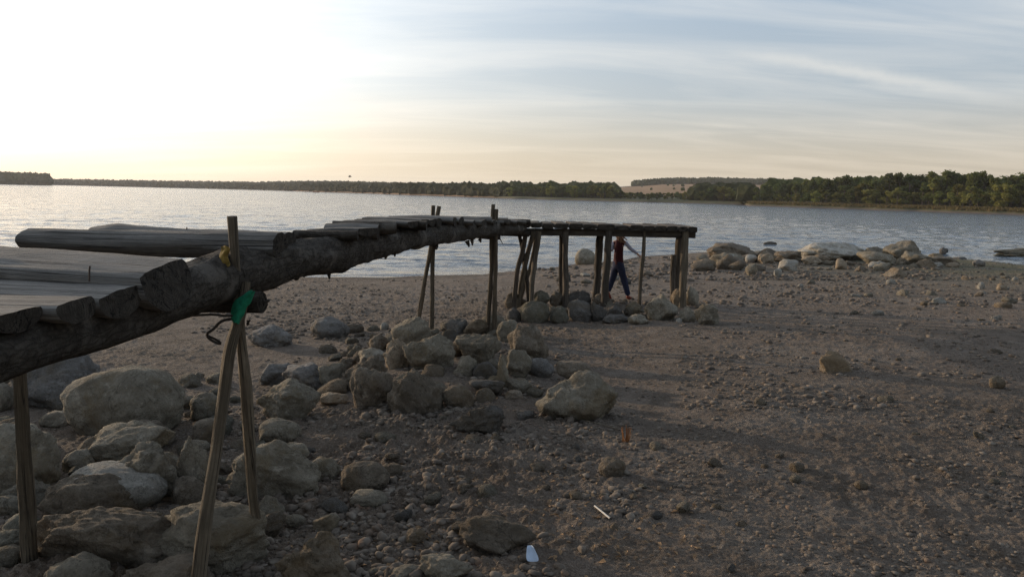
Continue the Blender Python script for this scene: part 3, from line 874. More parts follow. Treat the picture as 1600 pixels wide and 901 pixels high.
# second arm: two beams and boards running away from the viewer
for (d2, s) in ((14.0, 61), (14.85, 62)):
    timber('beam', J, PST, [at(806, 362, d2), at(940, 363.5, d2), at(1086, 366.5 if d2 < 14.5 else 364, d2)], .05, .062, 16, 'board', s, .05, 0, .08)
bounds = [812, 829, 847, 866, 889, 911, 932.5, 961.5, 983.5, 1006, 1023.5, 1042, 1060, 1075, 1091]
for i in range(len(bounds) - 1):
    x0, x1 = bounds[i], bounds[i + 1]
    xm = (x0 + x1) / 2
    yt = 349.3 + (xm - 866) / 225 * 5.2 + random.uniform(-.8, .8)
    p = at(xm, yt + 4.2, 13.84)
    hw = (x1 - x0 - 2.6) / 2 / F * 13.84
    sk = random.uniform(-.04, .04)
    timber('plank', J, PST, [p, p + np.array([sk, 1.22 + random.uniform(-.05, .1), random.uniform(-.01, .01)])], hw, .044 + random.uniform(-.004, .006), 16, 'board', 650 + i, .05, random.uniform(-.04, .04), .08)

def pole(pts, r, mats, seed, label=None, ext=.25, segs=14):
    """pts: (px, py, distance) from top to bottom; the foot is driven into the ground"""
    P = [at(*p) for p in pts]
    dv = (P[-1] - P[-2]) / np.linalg.norm(P[-1] - P[-2])
    gz = float(zbase(P[-1][0], P[-1][1])) - .12
    if P[-1][2] > gz and dv[2] < -.1: P.append(P[-1] + dv * ((P[-1][2] - gz) / -dv[2]))
    if len(P) == 2: P.insert(1, (P[0] + P[1]) / 2 + np.array([random.uniform(-.012, .012), 0, 0]))
    if len(P) > 2:
        Q = [P[0]]
        for a, b in zip(P[:-1], P[1:]):
            ln = np.linalg.norm(b - a)
            if ln > .5: Q.append((a + b) / 2 + np.array([random.uniform(-1, 1), random.uniform(-1, 1), 0]) * min(.012, r[0] * .45))
            Q.append(b)
        P = Q
    rr = np.linspace(r[0], r[1], len(P)) * np.array([1 + random.uniform(-.09, .09) for _ in P])
    o = timber('pole' if r[1] < .04 else 'post', J, mats, P, rr, rr, segs, 'log', seed, .20, 0, .04)
    if label: o['label'] = label
    return o
# first trestle
pole([(362.5, 338, 3.36), (368, 420, 3.38), (376, 520, 3.44), (389, 690, 3.56), (407, 858, 3.72)], (.0195, .031), POL, 71, 'stout leaning pole standing up above the deck, tied with the green rag', segs=16)
pole([(385, 440, 3.40), (378, 490, 3.38), (360, 535, 3.36), (339, 700, 3.30), (311, 905, 3.22)], (.022, .034), POL, 72, 'front leg of the leaning pair, pale peeled wood', segs=16)
pole([(24, 540, 3.50), (30, 585, 3.52), (37, 710, 3.56), (46, 856, 3.62)], (.030, .031), POL, 73, 'single upright pole under the near end', segs=16)
# second trestle
pole([(677, 321, 11.45), (677, 380, 11.4), (674, 516, 11.25)], (.030, .032), POL, 74, segs=10)
pole([(686, 322, 11.35), (672, 395, 11.35), (663, 440, 11.4), (655, 492, 11.5)], (.030, .034), POL, 75, segs=10)
pole([(770.5, 319.5, 10.72), (768, 420, 10.85), (761, 530, 11.0)], (.030, .033), POL, 76, segs=10)
pole([(775.5, 327, 10.70), (774.5, 420, 10.82), (772.5, 532, 10.95)], (.028, .034), POL, 77, segs=10)
# the corner cluster
pole([(822, 362, 13.8), (815, 400, 13.8), (808, 420, 13.85), (804, 462, 13.9)], (.042, .048), PST, 78)
pole([(834, 362, 13.9), (825, 395, 13.9), (819, 420, 13.9), (813, 456, 13.95)], (.040, .042), POL, 79)
pole([(841, 362, 13.75), (836, 405, 13.7), (832, 430, 13.4), (828, 512, 12.6)], (.050, .026), POL, 80, 'pole tapering to a thin foot at the corner of the jetty')
pole([(810, 362, 13.85), (816, 386, 13.85), (818, 402, 13.9)], (.036, .036), PST, 81)
pole([(838, 362, 14.2), (828, 420, 14.2), (818, 452, 14.2)], (.026, .032), POL, 82)
# posts of the second arm
pole([(884, 362, 13.95), (883, 400, 13.95), (884, 482, 13.9)], (.055, .055), PST, 83)
pole([(878, 362, 14.7), (877.5, 400, 14.7), (877, 458, 14.7)], (.045, .05), PST, 84)
pole([(938, 362, 14.6), (935, 410, 14.6), (931, 458, 14.6)], (.066, .075), PST, 85)
pole([(952, 357, 13.92), (949, 410, 13.92), (945, 476, 13.92)], (.064, .070), PST, 86)
pole([(1007, 357, 13.93), (1005, 400, 13.93), (1000, 462, 13.9)], (.030, .032), POL, 87)
pole([(1062, 366, 14.7), (1060, 410, 14.7), (1056, 456, 14.7)], (.058, .07), PST, 88)
pole([(1053, 398, 14.55), (1051, 458, 14.55)], (.05, .055), PST, 89, 'short cut off stump of a post beside the end posts')
pole([(1071, 360, 13.92), (1069, 410, 13.92), (1066, 474, 13.9)], (.060, .072), POL, 90, 'peeled end post of the far arm')

# nails left standing out of the deck
iron = plain('rusty_iron', (.05, .035, .028), .6)
for (px, py, d) in [(139, 425, 2.5), (291, 361, 4.08)]:
    p = at(px, py, d)
    V, Fq, uv, mi = sweep([p - np.array([0, 0, .03]), p + np.array([.002, 0, .018]), p + np.array([.004, 0, .02])], .0032, .0032, 6, 'log', 3, 0, along=.01)
    add('nail', V, Fq, iron, J)

# ------------------------------------------------------------------ rags, cords, scraps
def ribbon(name, rows, mat, parent=None, thick=.004):
    """cloth from rows of points, given thickness"""
    nr, nc = len(rows), len(rows[0])
    V = [tuple(p) for r in rows for p in r]
    Fq = [(i * nc + j, i * nc + j + 1, (i + 1) * nc + j + 1, (i + 1) * nc + j) for i in range(nr - 1) for j in range(nc - 1)]
    o = add(name, V, Fq, mat, parent)
    s = o.modifiers.new('thickness', 'SOLIDIFY'); s.thickness = thick; s.offset = 0
    sb = o.modifiers.new('smooth', 'SUBSURF'); sb.levels = 2; sb.render_levels = 2
    return o
green = plain('green_cloth', (.012, .15, .078), .85, .3, 60, .3)
rows = []
outline = [(389, 400, 452, 455), (379, 395, 461, 463), (366, 392, 468, 474), (362, 385, 480, 480), (360, 383, 488, 492), (361, 376, 497, 497), (362, 373, 502, 507)]
for i, (xa, xb, ya, yb) in enumerate(outline):
    r = []
    for j in range(6):
        t = j / 5
        bulge = -.035 * math.sin(math.pi * min(1, max(0, t))) + .006 * math.sin(i * 2.1 + j * 1.7)
        r.append(at(xa + (xb - xa) * t, ya + (yb - ya) * t + 2.2 * math.sin(j * 2.3 + i * 1.7), 3.350 + bulge * .8 + .008 * math.sin(j * 3.9 + i * 2.7)))
    rows.append(r)
o = ribbon('rag', rows, green)
tag(o, 'bright green rag knotted round the leaning pole pair', 'rag')
yel = plain('yellow_cloth', (.19, .125, .032), .9, .4, 50, .4)
rows = []
for i in range(6):
    r = []
    for j in range(5):
        r.append(at(344 + 14 * j / 4 + 3 * math.sin(i * 1.9), 384 + i * 6.5 + 2 * math.sin(j * 2.2), 3.30 + .015 * math.sin(j * 1.5 + i)))
    rows.append(r)
o = ribbon('rag', rows, yel)
tag(o, 'small crumpled yellow rag stuck behind the top of the leaning pole', 'rag')

cordm = plain('dark_cord', (.035, .028, .022), .85, .3, 200)
def cord(pts, r, label, n=40):
    P = np.array([at(*p) for p in pts])
    s = np.linspace(0, len(P) - 1, n)
    C = np.stack([np.interp(s, np.arange(len(P)), P[:, k]) for k in range(3)], 1)
    for _ in range(3): C[1:-1] = (C[:-2] + 2 * C[1:-1] + C[2:]) / 4
    V, Fq, uv, mi = sweep(C, r, r, 7, 'log', 5, .25, along=.012)
    o = add_at('cord', V, C.mean(0), Fq, cordm, uv=uv)
    tag(o, label, 'cord')
cord([(250, 486, 3.42), (266, 492, 3.40), (300, 493, 3.36), (330, 491, 3.34), (357, 494, 3.34), (374, 492, 3.33)], .005, 'dark cord sagging below the crossbeam to the green rag')
cord([(364, 498, 3.35), (350, 499, 3.34), (340, 505, 3.33), (334, 516, 3.32), (318, 521, 3.31), (328, 531, 3.32), (345, 539, 3.33), (350, 538, 3.34), (338, 530, 3.33), (322, 523, 3.33)], .0052, 'tangled loop of frayed cord dangling left of the pole pair')
cord([(386, 500, 3.38), (390, 504, 3.38), (388, 510, 3.38), (384, 506, 3.37), (391, 500, 3.37)], .004, 'short knotted cord end right of the pole pair')
cord([(403, 470, 3.42), (412, 474, 3.42), (420, 468, 3.43), (424, 466, 3.43), (418, 473, 3.43), (411, 470, 3.42)], .004, 'frayed cord on the right end of the crossbeam')

# white scrap beside the angular stone
white = plain('white_plastic', (.42, .49, .58), .6, 0, 30, .1)
p = hit(831, 876); d0 = p[1]
rows = []
for i in range(5):
    r = []
    t = i / 4
    for j in range(4):
        u = j / 3
        hw = (4.5 + 7.5 * t) * (1 - .25 * (t > .9))
        r.append(at(828 + 5 * t + (u - .5) * 2 * hw, 851 + 26 * t, d0 - .10 - .05 * t + .018 * math.sin(u * 3.1)))
    rows.append(r)
o = ribbon('litter_scrap', rows, white, thick=.003)
tag(o, 'bluish white plastic scrap standing in the gravel beside the angular stone', 'litter')
# pale stick, orange tuft
def stick(pts, r, mat, label, cat='stick', name='stick'):
    P = [at(px, py, hit(px, py)[1] - .01) + np.array([0, 0, .014 + float(zfine(*hit(px, py)[:2].reshape(2, 1))[0])]) for px, py in pts]
    V, Fq, uv, mi = sweep(P, r, r * .9, 8, 'log', 9, .1, along=.02)
    o = add_at(name, V, np.mean(P, 0), Fq, [mat, END], uv=uv, midx=mi)
    tag(o, label, cat)
stick([(929, 796), (941, 806), (953, 815)], .0055, plain('bleached_stick', (.50, .46, .40), .8), 'thin bleached white stick lying in the gravel right of the white scrap')
stick([(900, 655), (935, 666), (968, 674)], .005, POLE, 'thin brown twig lying in front of the hollowed boulder')
tuft = plain('dry_orange_stalk', (.24, .11, .045), .8)
V = []; Fq = []
pb = hit(977, 692)
for k in range(16):
    a = random.uniform(0, 6.28); l = random.uniform(.05, .12); b = len(V)
    c = np.array([pb[0] + random.uniform(-.025, .025), pb[1] + random.uniform(-.02, .02), float(ground_z(pb[0], pb[1])[0])])
    tip = c + np.array([math.cos(a) * .03, math.sin(a) * .03, l]); w = np.array([-math.sin(a), math.cos(a), 0]) * .005
    V += [tuple(c - w), tuple(c + w), tuple(tip + w * .5), tuple(tip - w * .5)]
    Fq.append((b, b + 1, b + 2, b + 3))
o = add_at('dry_plant', V, pb, Fq, tuft, smooth=False)
tag(o, 'small tuft of dry orange stalks right of the hollowed boulder', 'plant')
redm = plain('red_scrap', (.13, .04, .032), .7)
p = hit(668, 752)
rows = [[at(658 + 7 * j + 3 * i, 748 - 4 * math.sin(j * 1.3) + 6 * i, p[1] - .02 * i) + np.array([0, 0, .02]) for j in range(4)] for i in range(4)]
o = ribbon('litter_scrap', rows, redm, thick=.003)
tag(o, 'crumpled dull red scrap lying in the gravel right of the domed brown stone', 'litter')

# ------------------------------------------------------------------ the walking person
def skin_mesh(pts, edges, radii, sub=2):
    me = bpy.data.meshes.new('tmp'); me.from_pydata([tuple(p) for p in pts], edges, [])
    ob = bpy.data.objects.new('tmp', me); COL.objects.link(ob)
    ob.modifiers.new('s', 'SKIN').use_smooth_shade = True
    sv = me.skin_vertices[0].data
    for i, r in enumerate(radii):
        sv[i].radius = (r, r) if not isinstance(r, tuple) else r
        sv[i].use_root = (i == 0)
    m = ob.modifiers.new('b', 'SUBSURF'); m.levels = sub; m.render_levels = sub
    dg = bpy.context.evaluated_depsgraph_get(); dg.update()
    out = bpy.data.meshes.new_from_object(ob.evaluated_get(dg))
    V = [np.array(v.co[:]) for v in out.vertices]; Fq = [tuple(p.vertices) for p in out.polygons]
    bpy.data.objects.remove(ob); bpy.data.meshes.remove(me); bpy.data.meshes.remove(out)
    return V, Fq
def folds(v, a=.007, k=16.0):
    V = np.array(v); n = np.stack([fbm3(V * np.array([k, k, k * .6]) + o, 2, 3) for o in (3, 40, 80)], -1)
    return list(V + n * a)
def join(*parts):
    V = []; Fq = []; mi = []
    for k, (v, f) in enumerate(parts):
        b = len(V); V += list(v); Fq += [tuple(i + b for i in q) for q in f]; mi += [k] * len(f)
    return V, Fq, mi
def ball(c, r, sub=3):
    D, Fc = ico(sub)
    return [np.array(c) + d * np.array(r) for d in D], [tuple(f) for f in Fc.tolist()]

def build_person():
    D0 = 15.6
    def p(px, py, dv=0): return at(px, py, D0 + dv)
    gz = float(zbase(*p(975, 468)[:2]))
    root = empty('person', (p(967, 468)[0], D0, gz))
    tag(root, 'person in a dark red vest and blue jeans walking behind the jetty posts', 'person')
    skinm = plain('skin', (.46, .28, .20), .55, 0, 20, .08)
    red = plain('red_vest', (.045, .009, .012), .9, .3, 60)
    lilac = plain('pale_sleeve', (.34, .34, .40), .85, .3, 60, .1)
    jean = plain('blue_denim', (.02, .024, .05), .9, .3, 90)
    shoe = plain('orange_shoe', (.20, .05, .03), .7)
    hairm = plain('brown_hair', (.17, .085, .045), .6, .5, 80, .4)
    eye = plain('dark_eye', (.02, .015, .01), .3)
    pel, wai, che, nek = p(966, 412), p(966.5, 399), p(967, 384), p(967.8, 371.5, -.01)
    hd = p(969, 362, .01)
    ls, le, lw, lh = p(959, 377, .06), p(955.5, 391, .0), p(949, 391, -.05), p(945.5, 390, -.07)
    rs, re, rw, rh = p(976, 377, -.06), p(985.5, 388.5, -.10), p(996, 396.5, -.14), p(999.5, 399.5, -.155)
    lhip, lkn, lan, lto = p(962.5, 416, .05), p(957, 436, .06), p(949.5, 456, .05), p(953.5, 465.5, .10)
    rhip, rkn, ran, rto = p(969.5, 416, -.05), p(975.5, 439, -.04), p(981.5, 462.5, -.05), p(988.5, 467.5, .0)
    body = [pel, wai, che, nek, ls, le, lw, lh, rs, re, rw, rh, lhip, lkn, lan, lto, rhip, rkn, ran, rto]
    E = [(0, 1), (1, 2), (2, 3), (2, 4), (4, 5), (5, 6), (6, 7), (2, 8), (8, 9), (9, 10), (10, 11), (0, 12), (12, 13), (13, 14), (14, 15), (0, 16), (16, 17), (17, 18), (18, 19)]
    rad = [.090, .080, .092, .036, .040, .030, .021, .018, .040, .030, .021, .018, .066, .046, .031, .024, .066, .046, .031, .024]
    parts = [skin_mesh(body, E, rad)]
    parts.append(ball(hd, (.068, .078, .098)))
    face = (Vector((.78, .62, -.06))).normalized()          # turned to the right and away
    side = Vector((-.62, .78, 0)).normalized(); upv = Vector((0, 0, 1))
    h = Vector(hd)
    parts.append(ball(h + face * .080 - upv * .012, (.013, .013, .020), 2))       # nose
    parts.append(ball(h + face * .066 - upv * .050, (.018, .018, .008), 2))       # mouth
    for s in (-1, 1): parts.append(ball(h + side * .070 * s - upv * .008, (.012, .012, .026), 2))   # ears
    def hand(wr, hn, curl):
        ax = Vector(hn - wr).normalized(); out = []
        wdt = ax.cross(Vector((0, 1, .2))).normalized(); nrm = ax.cross(wdt)
        for k, l in enumerate((.052, .060, .056, .044)):
            b = Vector(hn) + wdt * (k - 1.5) * .012 - ax * .008
            m = b + ax * l * .55 + nrm * curl * .4; t = m + ax * l * .40 + nrm * curl
            out.append(skin_mesh([b, m, t], [(0, 1), (1, 2)], [.0068, .0060, .0048], 1))
        b = Vector(wr) + ax * .018 - wdt * .012
        out.append(skin_mesh([b, b - wdt * .022 + ax * .018, b - wdt * .026 + ax * .042], [(0, 1), (1, 2)], [.008, .007, .0055], 1))
        return out
    parts += hand(lw, lh, .018) + hand(rw, rh, .014)
    V, Fq, mi = join(*parts)
    add('body', V, Fq, skinm, root)
    for s in (-1, 1):
        v, f = ball(h + face * .066 + side * .028 * s + upv * .010, (.010, .010, .008), 2)
        add('eye', v, f, eye, root)
    # vest with a collar, open at the arms, ends at the hip
    v1 = skin_mesh([p(966, 417), wai, p(966.8, 391), che, p(967.5, 376), p(967.8, 372.5)], [(0, 1), (1, 2), (2, 3), (3, 4), (4, 5)], [(.118, .105), (.112, .100), (.115, .10), (.118, .10), (.085, .08), (.052, .05)])
    v2 = skin_mesh([che, ls + (ls - che) * .02], [(0, 1)], [.075, .052]); v3 = skin_mesh([che, rs + (rs - che) * .02], [(0, 1)], [.075, .052])
    V, Fq, _ = join(v1, v2, v3); add('vest', folds(V, .007), Fq, red, root)
    for (a, b, c) in ((ls, le, lw), (rs, re, rw)):
        v, f = skin_mesh([a, (a + b) / 2, b, (b + c) / 2, c], [(0, 1), (1, 2), (2, 3), (3, 4)], [.050, .044, .040, .034, .030])
        add('sleeve', folds(v, .005), f, lilac, root)
    v, f = skin_mesh([p(966, 406), p(966, 415), lhip, lkn, lan, rhip, rkn, ran], [(0, 1), (1, 2), (2, 3), (3, 4), (1, 5), (5, 6), (6, 7)], [.104, .102, .084, .066, .054, .084, .066, .054])
    add('jeans', folds(v, .006), f, jean, root)
    for a, t in ((lan, lto), (ran, rto)):
        dn = np.array([0, 0, -.022]); dirv = (t - a) / np.linalg.norm(t - a)
        v, f = skin_mesh([a - dirv * .045 + dn * .6, a + dn, a + dirv * .055 + dn * .6, t, t + dirv * .03], [(0, 1), (1, 2), (2, 3), (3, 4)], [.034, .040, .040, .034, .022])
        add('shoe', v, f, shoe, root)
    # hair: a cap and strands blown to the right
    cap = ball(h - face * .012 + upv * .014, (.080, .088, .098))
    strands = [cap]
    for k in range(22):
        a = random.uniform(0, 1)
        st = h - face * (.05 + .03 * random.random()) + side * random.uniform(-.07, .07) + upv * random.uniform(-.03, .05)
        wind = Vector((random.uniform(.02, .15), random.uniform(-.08, -.02), 0))
        m = st + Vector((0, -.02, -.09)) + wind * .45
        t = st + Vector((0, -.02, random.uniform(-.24, -.14))) + wind * random.uniform(.8, 1.5)
        strands.append(skin_mesh([st, m, t], [(0, 1), (1, 2)], [.020, .017, .005], 1))
    V, Fq, _ = join(*strands); add('hair', V, Fq, hairm, root)
build_person()

# ------------------------------------------------------------------ far shores
SPX = np.array([-2600, -700, -60, 74, 84, 200, 400, 500, 640, 800, 950, 1090, 1158, 1166, 1300, 1450, 1600, 1800, 2400, 4200])
SPD = np.array([1500, 1500, 1480, 1480, 2100, 1900, 1450, 1000, 640, 445, 410, 400, 395, 335, 305, 275, 250, 235, 220, 200.])
def px2az(px): return np.arctan((np.asarray(px, float) - 800) / F)
def shore_d(px):
    return np.interp(px, SPX, SPD) * (1 + .012 * noise2(np.asarray(px, float) * .035, np.zeros_like(np.asarray(px, float)), 3))
RPX = np.array([-2600, -400, 74, 84, 200, 400, 480, 560, 700, 800, 900, 960, 1000, 1030, 1100, 1200, 1260, 1400, 2000, 4200])
RH = np.array([14, 14, 12, 9, 10, 13, 14, 12, 9, 8, 12, 18.5, 23.5, 28, 31, 29.5, 27, 24, 24, 24.])
RR = np.array([2300, 2300, 2300, 2600, 2500, 2300, 1800, 1600, 1400, 1300, 1350, 1400, 1480, 1500, 1500, 1500, 1500, 1500, 1500, 1500.])
def far_z(px, r):
    px = np.asarray(px, float); r = np.asarray(r, float)
    D = shore_d(px); Rg = np.maximum(np.interp(px, RPX, RR), D + 300); H = np.interp(px, RPX, RH)
    t = r - D
    z = np.interp(t, [-40, 0, 3, 12], [-2.5, WATER_Z - .05, .45, .9])
    z = z + np.clip((t - 12) / (Rg - D - 12), 0, 1) * H
    return z + .4 * noise2(px * .02, r * .02, 8) * np.clip(t / 60, 0, 1)
def far_p(px, r):
    a = px2az(px)
    return np.stack([np.sin(a) * r / np.cos(a) * np.cos(a), np.cos(a) * r], -1)

def far_ground():
    t = NT('far_bank')
    v = t.coord('Object')
    sx = t.n('ShaderNodeSeparateXYZ', {0: v})
    n = t.noise(v, .05, 5, .6)
    c = t.ramp(n, [(.35, (.19, .108, .05)), (.65, (.27, .16, .078))])
    bank = t.ramp(t.noise(v, .25, 5, .65), [(.35, (.045, .048, .018)), (.55, (.085, .078, .03)), (.75, (.14, .095, .055))])
    dist = t.n('ShaderNodeVectorMath', {0: v}, operation='LENGTH').outputs['Value']
    c = t.mix(t.n('ShaderNodeMapRange', {0: dist, 1: 470.0, 2: 520.0, 3: 1.0, 4: 0.0}).outputs[0], c, bank)
    c = t.mix(t.n('ShaderNodeMapRange', {0: dist, 1: 1250.0, 2: 1290.0, 3: 0.0, 4: 1.0}).outputs[0], c, (.03, .035, .018))
    lo = t.n('ShaderNodeMapRange', {0: sx.outputs[2], 1: -.2, 2: .3, 3: 1.0, 4: 0.0}).outputs[0]
    c = t.mix(lo, c, (.10, .07, .055))
    m = t.bsdf(c, .95)
    px = np.concatenate([np.linspace(-2600, -80, 60, endpoint=False), np.linspace(-80, 1700, 420, endpoint=False), np.linspace(1700, 4200, 60)])
    k = np.concatenate([[-.08, -.03, 0, .003, .008, .015, .03], np.linspace(.05, 1, 40), [1.1, 1.3, 1.6]])
    PX, K = np.meshgrid(px, k)
    D = shore_d(PX.ravel()); Rg = np.maximum(np.interp(PX.ravel(), RPX, RR), D + 300)
    r = D + K.ravel() * (Rg - D)
    z = far_z(PX.ravel(), r)
    V = np.concatenate([far_p(PX.ravel(), r), z[:, None]], 1)
    n_, m_ = PX.shape
    i = np.arange(n_ - 1)[:, None] * m_; j = np.arange(m_ - 1)[None, :]
    Fq = np.stack([i + j, i + j + 1, i + m_ + j + 1, i + m_ + j], -1).reshape(-1, 4)
    o = big_mesh('hills', V, Fq, m); o['kind'] = 'structure'
far_ground()

def leaf_mat(name, a, b, c_):
    t = NT(name)
    v = t.coord('Object')
    oi = t.n('ShaderNodeObjectInfo')
    n = t.noise(v, .55, 4, .6)
    c = t.ramp(n, [(.3, a), (.52, b), (.75, c_)])
    vm = t.n('ShaderNodeMix', data_type='FLOAT')
    t.set(vm, 0, oi.outputs['Random']); vm.inputs[2].default_value = .7; vm.inputs[3].default_value = 1.35
    hm = t.n('ShaderNodeMix', data_type='FLOAT')
    t.set(hm, 0, t.math('FRACT', t.math('MULTIPLY', oi.outputs['Random'], 7.31))); hm.inputs[2].default_value = .475; hm.inputs[3].default_value = .52
    c = t.n('ShaderNodeHueSaturation', {'Color': c, 'Value': vm.outputs[0], 'Hue': hm.outputs[0]}).outputs[0]
    m = t.bsdf(c, .8, None, .1)
    tr = t.n('ShaderNodeBsdfTranslucent', {'Color': c}); mx = t.n('ShaderNodeMixShader', {0: .4})
    t.t.links.new(t.out.inputs[0].links[0].from_socket, mx.inputs[1]); t.t.links.new(tr.outputs[0], mx.inputs[2]); t.t.links.new(mx.outputs[0], t.out.inputs[0])
    return m
LEAF_D = leaf_mat('dark_foliage', (.044, .056, .016), (.092, .106, .030), (.15, .155, .05))
LEAF_L = leaf_mat('light_foliage', (.10, .108, .024), (.19, .188, .046), (.28, .25, .08))
FOREST = leaf_mat('far_foliage', (.034, .044, .014), (.07, .078, .026), (.12, .112, .042))
TRUNK = plain('trunk_bark', (.07, .055, .042), .9, 0, 3)

def tree_meshes(seed, h, spread, low):
    """crown of many leaf clumps over a trunk with limbs; unit height 1"""
    g = np.random.default_rng(seed)
    V = []; Fq = []
    lobes = []
    nl = g.integers(7, 12)
    for k in range(nl):
        zc = low + (1 - low) * g.uniform(.12, .88)
        rr = spread * (1 - abs((zc - low) / (1 - low) - .42) * 1.1) * g.uniform(.35, .9)
        a = g.uniform(0, 6.28)
        lobes.append((np.array([math.cos(a) * rr, math.sin(a) * rr, zc]), spread * g.uniform(.30, .55)))
    lobes.append((np.array([g.normal() * .03, g.normal() * .03, .90]), spread * .35))
    for (c, r) in lobes:
        for q in range(62):
            n = g.normal(size=3); n /= np.linalg.norm(n)
            p = c + n * r * g.uniform(.55, 1.05) * np.array([1, 1, .85])
            s = .040 * g.uniform(.6, 1.5)
            a = np.cross(n + g.normal(size=3) * .7, g.normal(size=3)); a /= np.linalg.norm(a)
            b = np.cross(a, n + g.normal(size=3) * .5); b /= np.linalg.norm(b)
            i = len(V)
            V += [p - a * s, p - b * s * .8, p + a * s, p + b * s * .8 + n * s * .4]
            Fq += [(i, i + 1, i + 2), (i, i + 2, i + 3)]
    # dense heart of each clump, so that the crown does not look hollow
    D, Fc = ico(1)
    for (c, r) in lobes:
        i = len(V); P = c + D * (r * .62) * (1 + .25 * g.normal(size=(len(D), 1)))
        V += list(P); Fq += [tuple(int(x) + i for x in f) for f in Fc]
    crown = (V, Fq)
    tv, tf, _, _ = sweep([(0, 0, -.03), (.01, .005, .3), (.0, -.01, .62), (.01, 0, .85)], [.026, .02, .013, .005], [.026, .02, .013, .005], 7, 'log', seed, .1, along=.12)
    tv = list(tv); tf = list(tf)
    for (c, r) in lobes[:5]:
        b = np.array([0, 0, max(.2, c[2] - .22)])
        a_, f_, _, _ = sweep([b, (b + c) / 2 + np.array([0, 0, .02]), c], [.011, .008, .004], [.011, .008, .004], 5, 'log', seed, .1, along=.1)
        o = len(tv); tv += list(a_); tf += [tuple(i + o for i in f) for f in f_]
    return crown, (tv, tf)

TV = []
for s in range(7):
    spread = [.30, .34, .27, .38, .24, .42, .32][s]; low = [.18, .14, .2, .10, .22, .05, .16][s]
    cr, tr = tree_meshes(40 + s, 1, spread, low)
    md = {}
    for key, lm in (('d', LEAF_D), ('l', LEAF_L)):
        md[key] = mesh_data('crown', cr[0], cr[1], lm, smooth=False)
    TV.append((md, mesh_data('trunk', tr[0], tr[1], TRUNK)))

def tree(px, r, h, tone, label, group, name='broadleaf_tree', wide=1.0):
    z = float(far_z(np.array([px]), np.array([r]))[0]); xy = far_p(np.array([float(px)]), np.array([float(r)]))[0]
    md, tm = TV[random.randrange(len(TV))]
    root = empty(name, (xy[0], xy[1], z - .1), random.uniform(0, 6.28))
    tag(root, label, 'tree' if 'tree' in name else 'bush', group)
    for nm, me in (('crown', md[tone]), ('trunk', tm)):
        o = bpy.data.objects.new(nm, me); o.parent = root; o.scale = (h * wide, h * wide, h); COL.objects.link(o)

HPX = [1150, 1170, 1205, 1250, 1265, 1300, 1350, 1450, 1600, 1800]
HH = [5.5, 6.6, 7.4, 9.2, 10.4, 10.8, 11.2, 11.8, 10.6, 10.0]
GB, GF = 'tall trees at the back of the right bank', 'trees and bushes along the front of the right bank'
px = 1158.0
while px < 1720:                     # the back rows
    for row in range(2):
        q = px + random.uniform(-7, 7)
        h = float(np.interp(q, HPX, HH)) * random.uniform(.80, 1.04)
        tree(q, float(shore_d(np.array([q]))[0]) + 34 + row * 16 + random.uniform(-5, 5), h, 'd', 'tall dark green tree rising at the back of the wood on the right bank', GB, wide=random.uniform(.85, 1.2))
    px += random.uniform(11, 17)
px = 1160.0
while px < 1720:                     # the lighter trees and bushes in front
    h = float(np.interp(px, HPX, HH)) * random.uniform(.40, .72)
    tree(px, float(shore_d(np.array([px]))[0]) + random.uniform(17, 26), h, 'l' if random.random() < .7 else 'd', 'lower olive green bushy tree along the front of the wood on the right bank', GF, 'bushy_tree', 1.3)
    px += random.uniform(9, 17)
GM = 'trees along the middle far shore'
px = 770.0
while px < 1160:
    top = np.interp(px, [760, 840, 852, 870, 882, 935, 945, 955, 965, 990, 1040, 1085, 1100, 1160], [289, 290, 290, 290, 290, 290, 289, 291, 298, 301, 301, 300, 293, 289])
    r = float(shore_d(np.array([px]))[0]) + random.uniform(14, 40)
    hor = 304 + (px - 800) * .0227
    h = (hor - top) / F * r + EYE - .8
    tree(px, r, h * random.uniform(.74, .98), 'd' if random.random() < .6 else 'l', 'small dark tree in the treeline along the middle of the far shore', GM, wide=random.uniform(1.0, 1.5))
    px += random.uniform(4.5, 8)
tree(858, 462, 9.6, 'd', 'tallest round headed tree of the middle far shore, left of the golden field', None, wide=1.15)
tree(946, 445, 9.0, 'd', 'second tall round tree of the middle far shore, where the golden field begins', None, wide=1.2)

def far_wood(name, pxr, n, kfun, size, seed, mat=FOREST):
    """a wood so far off that it reads as one mass: clumpy crowns packed over the slope"""
    g = np.random.default_rng(seed)
    T = []
    D, Fc = ico(2)
    for k in range(6):
        r = 1 + .32 * fbm3(D * 2.2 + k * 9, 3, k) + .07 * g.normal(size=len(D))
        T.append(D * r[:, None])
    VV = []; FF = []; b = 0
    for i in range(n):
        px = g.uniform(*pxr)
        D0 = float(shore_d(np.array([px]))[0]); r = kfun(px, D0, g)
        if r is None: continue
        xy = far_p(np.array([px]), np.array([float(r)]))[0]; z = float(far_z(np.array([px]), np.array([float(r)]))[0])
        s = size * g.uniform(.65, 1.25)
        P = T[i % 6] * np.array([s * .62, s * .62, s * .62]) + np.array([xy[0], xy[1], z + s * .42])
        VV.append(P); FF.append(Fc + b); b += len(P)
    o = big_mesh(name, np.concatenate(VV), np.concatenate(FF), mat, False); o['kind'] = 'stuff'
def k_left(px, D, g):
    Rg = max(float(np.interp(px, RPX, RR)), D + 300)
    return D + 10 + (Rg - D) * g.random() ** 1.3
far_wood('far_wood', (82, 790), 5600, k_left, 6.3, 1)
far_wood('far_wood', (-60, 76), 700, lambda px, D, g: D + 10 + 160 * g.random(), 13, 2)
def k_hill(px, D, g):
    return g.uniform(1270, 1540)
far_wood('hill_wood', (985, 1290), 2200, k_hill, 7, 3)
def k_back(px, D, g):
    return D + g.uniform(40, 110)
far_wood('shore_wood', (780, 955), 330, k_back, 6.5, 4)
